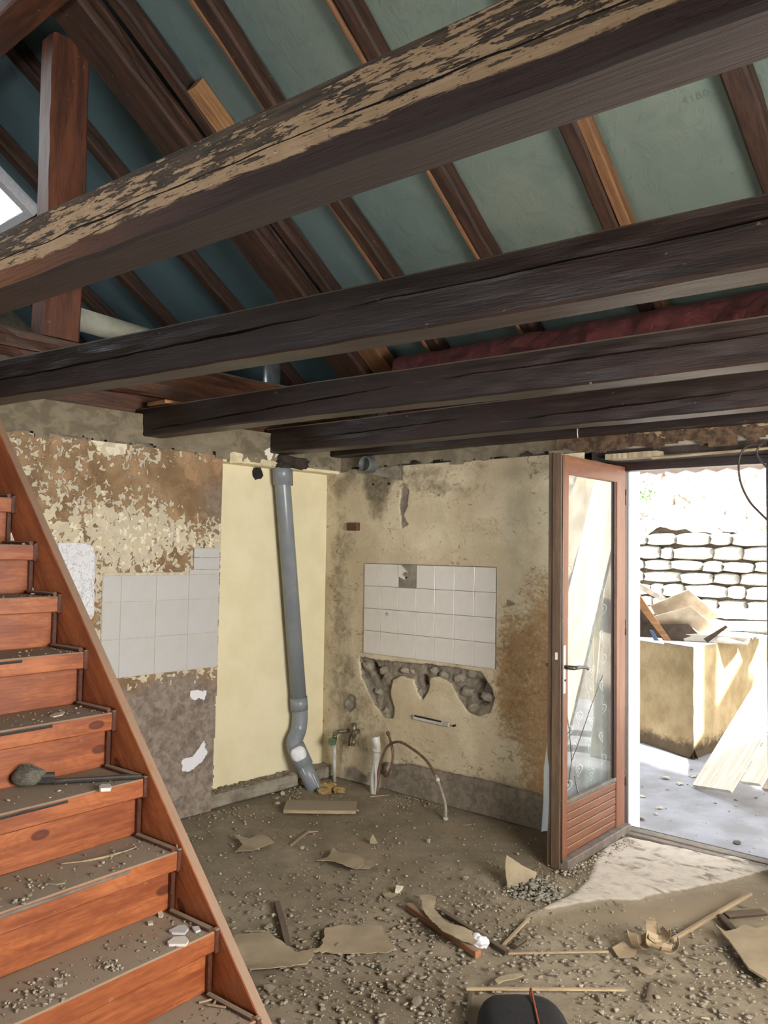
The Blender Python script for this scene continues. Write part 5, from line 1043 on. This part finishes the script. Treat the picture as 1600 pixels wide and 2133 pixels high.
P_ = scatter(2200, 380, 1300, 1620, 1900, lambda x, y: (.25+.9*max(0, nz2(x, y, 8, .02)-.35))*(.0 if inslab(x, y) else 1), 4); S_ = .003+.010*rs.uniform(0, 1, len(P_))**4
chips('plaster_crumbs', P_, S_, M['chips'], [lin(120, 106, 84)[:3], lin(196, 186, 160)[:3], lin(100, 88, 70)[:3], lin(150, 136, 110)[:3]], .55, 12, 'fine pale plaster crumbs scattered over the far floor', 'rubble')
P_ = scatter(1100, 520, 1950, 1830, 2330, lambda x, y: .5 if not inslab(x, y) and not inbag(x, y) else .02, 5); S_ = .003+.006*rs.uniform(0, 1, len(P_))**2
chips('white_crumbs', P_, S_, M['chips'], [lin(206, 198, 178)[:3], lin(180, 170, 148)[:3]], .7, 13, 'tiny white crumbs sprinkled over the near rubble', 'rubble')
pc_ = onZ((1112, 1852), 0); n = 520; r = rs.uniform(0, 1, n)**.6*.14; a = rs.uniform(0, 6.28, n); hgt = np.clip(.055*(1-r/.14), 0, 1)*rs.uniform(.2, 1, n)
chips('slate_heap', np.c_[pc_[0]+r*np.cos(a), pc_[1]+r*np.sin(a)*.9, hgt], rs.uniform(.008, .022, n), M['chips'], [lin(126, 134, 128)[:3], lin(104, 112, 108)[:3], lin(146, 150, 140)[:3], lin(88, 92, 88)[:3]], .4, 14, 'small heap of grey-green slate chips in front of the propped sheet', 'heap')
t = rs.uniform(0, 1, 420); a = onZ((1172, 1815), 0); b_ = onZ((1303, 1745), 0); c_ = onZ((1500, 1785), 0); q = a+(b_-a)*t[:, None]; q[:, 0] += .012+np.abs(rs.normal(0, .035, 420)); q[:, 1] -= .02+np.abs(rs.normal(0, .02, 420))
chips('sill_crumbs', q, .004+.011*rs.uniform(0, 1, 420)**3, M['chips'], [lin(150, 140, 120)[:3], lin(206, 200, 184)[:3], lin(96, 88, 76)[:3]], .6, 15, 'crumbs swept along the foot of the open door', 'rubble')
a = onZ((1045, 1850), 0); 
for (sx_, sy_, n, s) in [(1150, 1840, 260, 31), (600, 1650, 160, 32), (860, 1665, 120, 33), (470, 1700, 90, 34)]:
    p = onZ((sx_, sy_), 0); q = np.c_[p[0]+rs.normal(0, .10, n), np.minimum(p[1]+rs.normal(0, .09, n), -.03), np.zeros(n)]
    chips('loose_crumbs', q, .003+.012*rs.uniform(0, 1, n)**3, M['chips'], [lin(160, 150, 128)[:3], lin(120, 108, 88)[:3], lin(196, 186, 164)[:3]], .6, s, {31: 'loose crumbs between the slate heap and the door', 32: 'loose crumbs at the foot of the grey soil pipe', 33: 'loose crumbs along the skirting under the hose', 34: 'loose crumbs at the foot of the left wall'}[s], 'rubble')
# crumbs on the niche ledge
n = 260; t = rs.uniform(-1.02, -.36, n); of = rs.uniform(-.125, -.03, n); q = np.array([LP(a_, .078, b__) for a_, b__ in zip(t, of)]); chips('ledge_crumbs', q, .004+.012*rs.uniform(0, 1, n)**2, M['chips'], [lin(112, 98, 76)[:3], lin(140, 124, 98)[:3], lin(90, 76, 60)[:3]], .5, 41, 'dirt and crumbs lying on the ledge of the yellow niche', 'rubble')

# ================================================================ OUTSIDE
GZ = -.04
o = wallgrid('ground_outside', (-2.0, .42, GZ), (1, 0, 0), (0, 0, 1), 8, 7, .05, lambda u, v: (fbm(u*2, v*2, 201)-.5)*.03, lambda u, v: (u*0, u*0, u*0), M['concrete'], V=(0, 1, 0)); o['kind'] = 'structure'
dsw = root('dry_stone_wall', (1.2, 4.2, 0), 'pale dry stone retaining wall across the yard outside', 'wall')
wallgrid('earth_backing', (-2.0, 4.16, GZ), (1, 0, 0), (0, -1, 0), 7.5, 1.95, .06, lambda u, v: (fbm(u*4, v*4, 210)-.5)*.03, lambda u, v: (u*0, u*0, u*0), M['gap'], parent=dsw)
sv_ = []
for k in range(8):
    o = lump('stone', (0, 0, -9), 1, M['stone'], None, 60+k, 2, .16, (1, 1, 1)); me = o.data; bpy.data.objects.remove(o)
    for v in me.vertices:
        c = v.co; m = max(abs(c.x), abs(c.y), abs(c.z)); f = (1/m)**.88 if m > 0 else 1; v.co = c*f*.97*(1+.10*mnoise.noise(c*2.3+Vector((k, 0, 0))))
    for p in me.polygons: p.use_smooth = True
    sv_.append(me)
rw = np.random.RandomState(17); z = GZ; cnt = 0; spares = []
while z < 1.78:
    h = rw.uniform(.075, .15); x = -.6+rw.uniform(-.1, 0)
    while x < 3.2:
        w = rw.uniform(.12, .42)
        o = bpy.data.objects.new('stone', sv_[rw.randint(8)]); hh = h*rw.uniform(.82, 1.0)
        if cnt < 295: 
            C.objects.link(o); o.parent = dsw; o.matrix_parent_inverse = dsw.matrix_basis.inverted()
            o.location = (x+w/2, 4.13+rw.uniform(-.03, .03), z+h/2+rw.uniform(-.006, .006)); o.scale = (w*.525, .12, hh*.535); o.rotation_euler = (0, rw.uniform(-.05, .05), rw.uniform(-.06, .06)); cnt += 1
        x += w+.008
    z += h
eb = wallgrid('earth_bank', (-2.5, 4.10, 1.78), (1, 0, 0), Vector((0, -.80, .6)), 8, 2.6, .05, lambda u, v: (fbm(u*2.5, v*2.5, 220)-.5)*.35+(fbm(u*11, v*11, 221)-.5)*.12, lambda u, v: (u*0, u*0, u*0), M['earth'], V=Vector((0, .6, .8))); tag(eb, 'steep bare earth bank with twigs above the dry stone wall', 'bank')
n = 900; bv, bf = [], []
for k in range(n):
    x, t = rw.uniform(-.6, 3.2), rw.uniform(0, 1.6); c = Vector((x, 4.10+.6*t, 1.78+.8*t))+Vector((0, -.80, .6))*rw.uniform(.0, .13); d = Vector((rw.uniform(-1, 1), rw.uniform(-.3, .1), rw.uniform(-.5, .4))).normalized()*rw.uniform(.03, .12); s_ = d.orthogonal().normalized()*rw.uniform(.002, .005); s2_ = d.cross(s_).normalized()*.003; b0 = len(bv)
    bv += [c-s_, c+s_, c+s2_, c+d]; bf += [(b0, b0+1, b0+3), (b0+1, b0+2, b0+3), (b0+2, b0, b0+3)]
o = mesh('bank_twigs', bv, bf, M['gap']); tag(o, 'dry twigs and roots lying over the earth bank', 'twigs', kind='stuff')
pp_ = onY((1345, 1028), 4.1); lv, lf = [], []
for k in range(90):
    c = Vector(pp_)+Vector((rw.normal(0, .07), rw.normal(0, .05)-.05, rw.normal(0, .05))); d = Vector((rw.uniform(-1, 1), rw.uniform(-1, 0), rw.uniform(-.3, 1))).normalized()*.035; s_ = d.orthogonal().normalized()*.012; b0 = len(lv); lv += [c, c+d*.5+s_, c+d, c+d*.5-s_]; lf.append((b0, b0+1, b0+2, b0+3))
gp = root('green_plant', tuple(pp_), 'small green plant growing on the earth bank', 'plant'); o = mesh('leaves', lv, lf, M['leaf'], gp); o['kind'] = 'stuff'
# rendered block
B0 = np.array([1.61, 2.372]); d1_ = np.array([-.89, .453]); d2_ = np.array([.10, .99])
pts = [B0, B0+d1_*2.1, B0+d1_*2.1+d2_*1.4, B0+d2_*1.5]; pts = [(float(a), float(b_)) for a, b_ in pts]
bs = root('rendered_block', (1.61, 2.37, GZ), 'low tan rendered concrete planter block in the yard', 'planter')
nn_ = 4
def wall_face(a, b_, off): # rough rendered side
    a = np.array(a); b_ = np.array(b_); L = np.linalg.norm(b_-a); u = (b_-a)/L; n_ = np.array([u[1], -u[0]]); 
    return wallgrid('rendered_side', (a[0], a[1], GZ), (u[0], u[1], 0), (n_[0]*off, n_[1]*off, 0), L, .88, .03, lambda uu, v: (fbm(uu*6, v*6, 231)-.5)*.02-.05*sst(.1, -.02, v+(fbm(uu*7, v*2, 5)-.5)*.1), lambda uu, v: (uu*0, uu*0, uu*0), M['basin'], parent=bs)
wall_face(pts[1], pts[0], 1); wall_face(pts[0], pts[3], 1)
vs = [(p[0]+(q_)*0, p[1], z_) for z_ in (GZ, .835) for p in pts for q_ in (0,)]; inner = [((p[0]-1.2)*.97+1.2, (p[1]-3.1)*.97+3.1) for p in pts]
vs = [(*p, GZ) for p in inner]+[(*p, .835) for p in inner]; o = mesh('block_core', vs, [(3, 2, 1, 0), (4, 5, 6, 7)]+[(k, (k+1) % 4, 4+(k+1) % 4, 4+k) for k in range(4)], M['basin'], bs)
vs = [(*p, .825) for p in pts]+[(*p, .842) for p in pts]; o = mesh('block_cap', vs, [(3, 2, 1, 0), (4, 5, 6, 7)]+[(k, (k+1) % 4, 4+(k+1) % 4, 4+k) for k in range(4)], M['render_white'], bs)
def plate(name, pxs, base, n_, th, mat, label, cat, seed=1, group=None):
    n_ = np.array(n_, float); n_ /= np.linalg.norm(n_); b0 = np.array(base, float); ex = np.cross((0, 0, 1), n_); ex /= np.linalg.norm(ex); ez = np.cross(n_, ex)
    pts_ = [(float((pl(p, n_, n_@b0)-b0)@ex), float((pl(p, n_, n_@b0)-b0)@ez)) for p in pxs]
    o = sheet(name, pts_, 0, th, 0, mat, None, seed, jag=0, step=.12, M=Matrix(((ex[0], ez[0], n_[0], b0[0]), (ex[1], ez[1], n_[1], b0[1]), (ex[2], ez[2], n_[2], b0[2]), (0, 0, 0, 1)))); tag(o, label, cat, group); return o
plate('scrap_board', [(1355, 1261), (1434, 1227), (1500, 1284), (1471, 1291), (1436, 1268), (1368, 1284)], (1.45, 3.0, .9), (.35, -.75, -.55), .012, M['board'], 'topmost tilted pale board on the scrap heap outside', 'board')
plate('scrap_board', [(1362, 1283), (1439, 1262), (1494, 1309), (1459, 1319), (1437, 1301), (1372, 1300)], (1.45, 2.85, .9), (.35, -.75, -.50), .012, M['board'], 'second tilted board below the topmost on the scrap heap', 'board')
plate('scrap_board', [(1360, 1300), (1434, 1299), (1468, 1334), (1444, 1341), (1385, 1338)], (1.45, 2.75, .9), (.35, -.85, -.25), .014, M['board_dark'], 'dark board at the bottom of the scrap heap', 'board')
plate('scrap_plank', [(1322, 1228), (1335, 1240), (1352, 1266), (1402, 1338), (1390, 1339), (1345, 1280), (1322, 1250)], (1.35, 2.7, .9), (.3, -.9, -.2), .03, M['batten'], 'brown plank sticking up at the left of the scrap heap', 'plank')
plate('scrap_rail', [(1322, 1208), (1386, 1244), (1378, 1250), (1322, 1221)], (1.3, 3.1, 1.1), (.2, -.95, -.1), .03, M['alu'], 'grey metal rail across the back of the scrap heap', 'rail')
plate('scrap_board', [(1322, 1245), (1345, 1280), (1365, 1300), (1385, 1338), (1322, 1336)], (1.2, 2.85, .9), (.2, -.9, -.1), .02, M['board_dark'], 'dark scrap board behind the brown plank', 'board')
plate('blue_scrap', [(1353, 1312), (1360, 1313), (1374, 1336), (1364, 1337)], (1.4, 2.66, .9), (.3, -.9, -.1), .01, M['blue'], 'small blue strip standing in the scrap heap', 'scrap')
plate('scrap_stick', [(1466, 1330), (1512, 1302), (1516, 1306), (1474, 1338)], (1.55, 2.7, .9), (.3, -.9, -.1), .02, M['board_dark'], 'dark stick poking out right of the scrap heap', 'stick')
for k, (a_, z_, w_, l_) in enumerate([((1.60, 2.95), .842, .35, .5), ((1.70, 3.3), .93, .4, .6), ((1.72, 3.35), 1.02, .35, .5)]):
    o = cbox('stone_slab', l_, w_, .075, M['stone'], T(a_[0], a_[1], z_, .25+.2*k), None, .012, sub=2, jit=.006); tag(o, ['lowest pale stone slab stacked behind the scrap heap', 'middle pale stone slab stacked behind the scrap heap', 'top pale stone slab stacked behind the scrap heap'][k], 'slab')
# leaning planks
q0 = onZ((1447, 1640), GZ); q1 = onZ((1542, 1690), GZ); tp_ = CAM+ray(1597, 1395)*6.0; lv_ = Vector(tp_-q0).normalized(); wv_ = Vector(q1-q0); wd = wv_.length; wv_.normalize(); wv_ = (wv_-lv_*wv_.dot(lv_)).normalized(); nv = lv_.cross(wv_)
sup = cbox('concrete_block', 1.4, .7, 1.45, M['basin'], T(3.0, 3.95, GZ, .0), None, .02, sub=3, jit=.01); tag(sup, 'rough concrete block behind the leaning planks', 'block')
rp_ = np.random.RandomState(23)
def plank(off, dl, w, L, mat, label, lift=0.0, roll=0.0):
    p = Vector(q0)+wv_*off+lv_*dl+nv*lift; d = (lv_+wv_*roll).normalized()
    o = beam('plank', p, p+d*L, w, .028, mat, None, seed=int(off*50)+3, jit=.004, wob=.004, bev=.004, upv=tuple(nv if nv.z > 0 else -nv)); tag(o, label, 'plank', 'planks leaning in the yard'); return o
sg = 1 if (Vector(tuple(nv if nv.z > 0 else -nv)).cross(lv_)).dot(wv_) > 0 else -1
def plank2(off, w, L, mat, label, dl=0.0, lift=0.0, roll=0.0): return plank(off if sg > 0 else off+w, dl, w, L, mat, label, lift, roll)
plank2(0, .36, 2.3, M['plank'], 'widest pale plank leaning at the right of the yard'); plank2(.40, .16, 2.4, M['plank'], 'narrow pale plank leaning just right of the widest', .08); plank2(.60, .2, 2.3, M['board'], 'greyer board leaning at the right edge of the doorway view', .05)
o = beam('plank', (3.10, 1.9, GZ), (2.62, 2.15, 2.35), .03, .36, M['plank'], None, seed=91, jit=.004, wob=.004, bev=.004, upv=(.95, .3, 0)); tag(o, 'wide pale plank leaning beyond the door post, seen only mirrored in the glass', 'plank', 'planks leaning in the yard')
o = beam('plank', (3.72, 2.3, GZ), (3.15, 2.7, 2.3), .03, .3, M['board'], None, seed=92, jit=.004, wob=.004, bev=.004, upv=(.95, .3, 0)); tag(o, 'greyer plank leaning behind the mirrored wide one', 'plank', 'planks leaning in the yard')
# litter
n = 260; q = np.c_[rw.uniform(1.0, 2.8, n), rw.uniform(.5, 3.4, n), np.full(n, GZ+.004)]; q = q[(q[:, 1] < 2.3-.5*(q[:, 0]-1.6)) | (q[:, 0] > 1.75)]
chips('yard_litter', q, .004+.02*rw.uniform(0, 1, len(q))**3, M['chips'], [lin(120, 110, 98)[:3], lin(84, 74, 62)[:3], lin(190, 186, 176)[:3]], .25, 51, 'leaves and crumbs scattered on the yard concrete', 'litter')
for k, (px, mt) in enumerate([((1387, 1621), 'white_chip'), ((1447, 1619), 'white_chip'), ((1336, 1661), 'white_chip'), ((1374, 1685), 'white_chip'), ((1417, 1634), 'white_chip'), ((1335, 1708), 'board_dark'), ((1535, 1758), 'board_dark')]):
    p = onZ(px, GZ); o = bpy.data.objects.new('litter_scrap', wv[k % 4].copy()); o.data.materials.clear(); o.data.materials.append(M[mt]); C.objects.link(o); o.location = (p[0], p[1], GZ+.008); o.scale = (.035, .03, .012); o.rotation_euler = (0, 0, k*1.3)
    tag(o, ('pale scrap lying on the yard concrete' if mt == 'white_chip' else 'dark scrap lying on the yard concrete'), 'scrap', 'scraps on the yard' if mt == 'white_chip' else 'dark scraps on the yard')
# porch roof
nx = 74; vs = []
for i in range(nx):
    x = -.2+i*.04; c = .012*math.cos(i*math.pi/2)
    vs += [(x, .56, 2.46+c), (x, 2.35, 2.235+c)]
o = mesh('porch_roof', vs, [(2*i, 2*i+2, 2*i+3, 2*i+1) for i in range(nx-1)], M['corr'], None, True); md = o.modifiers.new('t', 'SOLIDIFY'); md.thickness = .006; tag(o, 'corrugated porch roof sheet over the doorway outside', 'roof')
bpy.context.view_layer.update()
# faint stamped lettering on the membrane near the right rafter
M['ink'] = simple('faint_stamp_ink', lin(98, 112, 99), lin(92, 106, 93), 40, .7, 0)
def on_membrane(px):
    d = Vector(ray(*px)).normalized(); best = None
    for ch in ceil.children:
        if not ch.name.startswith('membrane_panel'): continue
        im = ch.matrix_world.inverted(); ok, loc, n_, _i = ch.ray_cast(im @ Vector(CAM), im.to_3x3() @ d)
        if ok and (best is None or (loc-Vector(CAM)).length < (best-Vector(CAM)).length): best = ch.matrix_world @ loc
    return best
a = on_membrane((1424, 217)); b_ = on_membrane((1478, 198))
if a and b_:
    cu = bpy.data.curves.new('lettering', 'FONT'); cu.body = '41B0'; cu.size = .05; cu.space_character = 1.25; tmp = bpy.data.objects.new('lettering', cu); C.objects.link(tmp); bpy.context.view_layer.update()
    me = bpy.data.meshes.new_from_object(tmp); bpy.data.objects.remove(tmp)
    ex = (b_-a); w_ = max(v.co.x for v in me.vertices); sc1 = ex.length/w_; ex.normalize(); n_ = -SN; n_ = (n_-ex*n_.dot(ex)).normalized(); ey = n_.cross(ex)
    o = link('lettering', me, M['ink'], ceil); q = a+n_*.003; o.matrix_basis = Matrix(((ex.x*sc1, ey.x*sc1, n_.x*sc1, q.x), (ex.y*sc1, ey.y*sc1, n_.y*sc1, q.y), (ex.z*sc1, ey.z*sc1, n_.z*sc1, q.z), (0, 0, 0, 1)))
    for v in me.vertices:   # lay each point on the sagging sheet
        pass
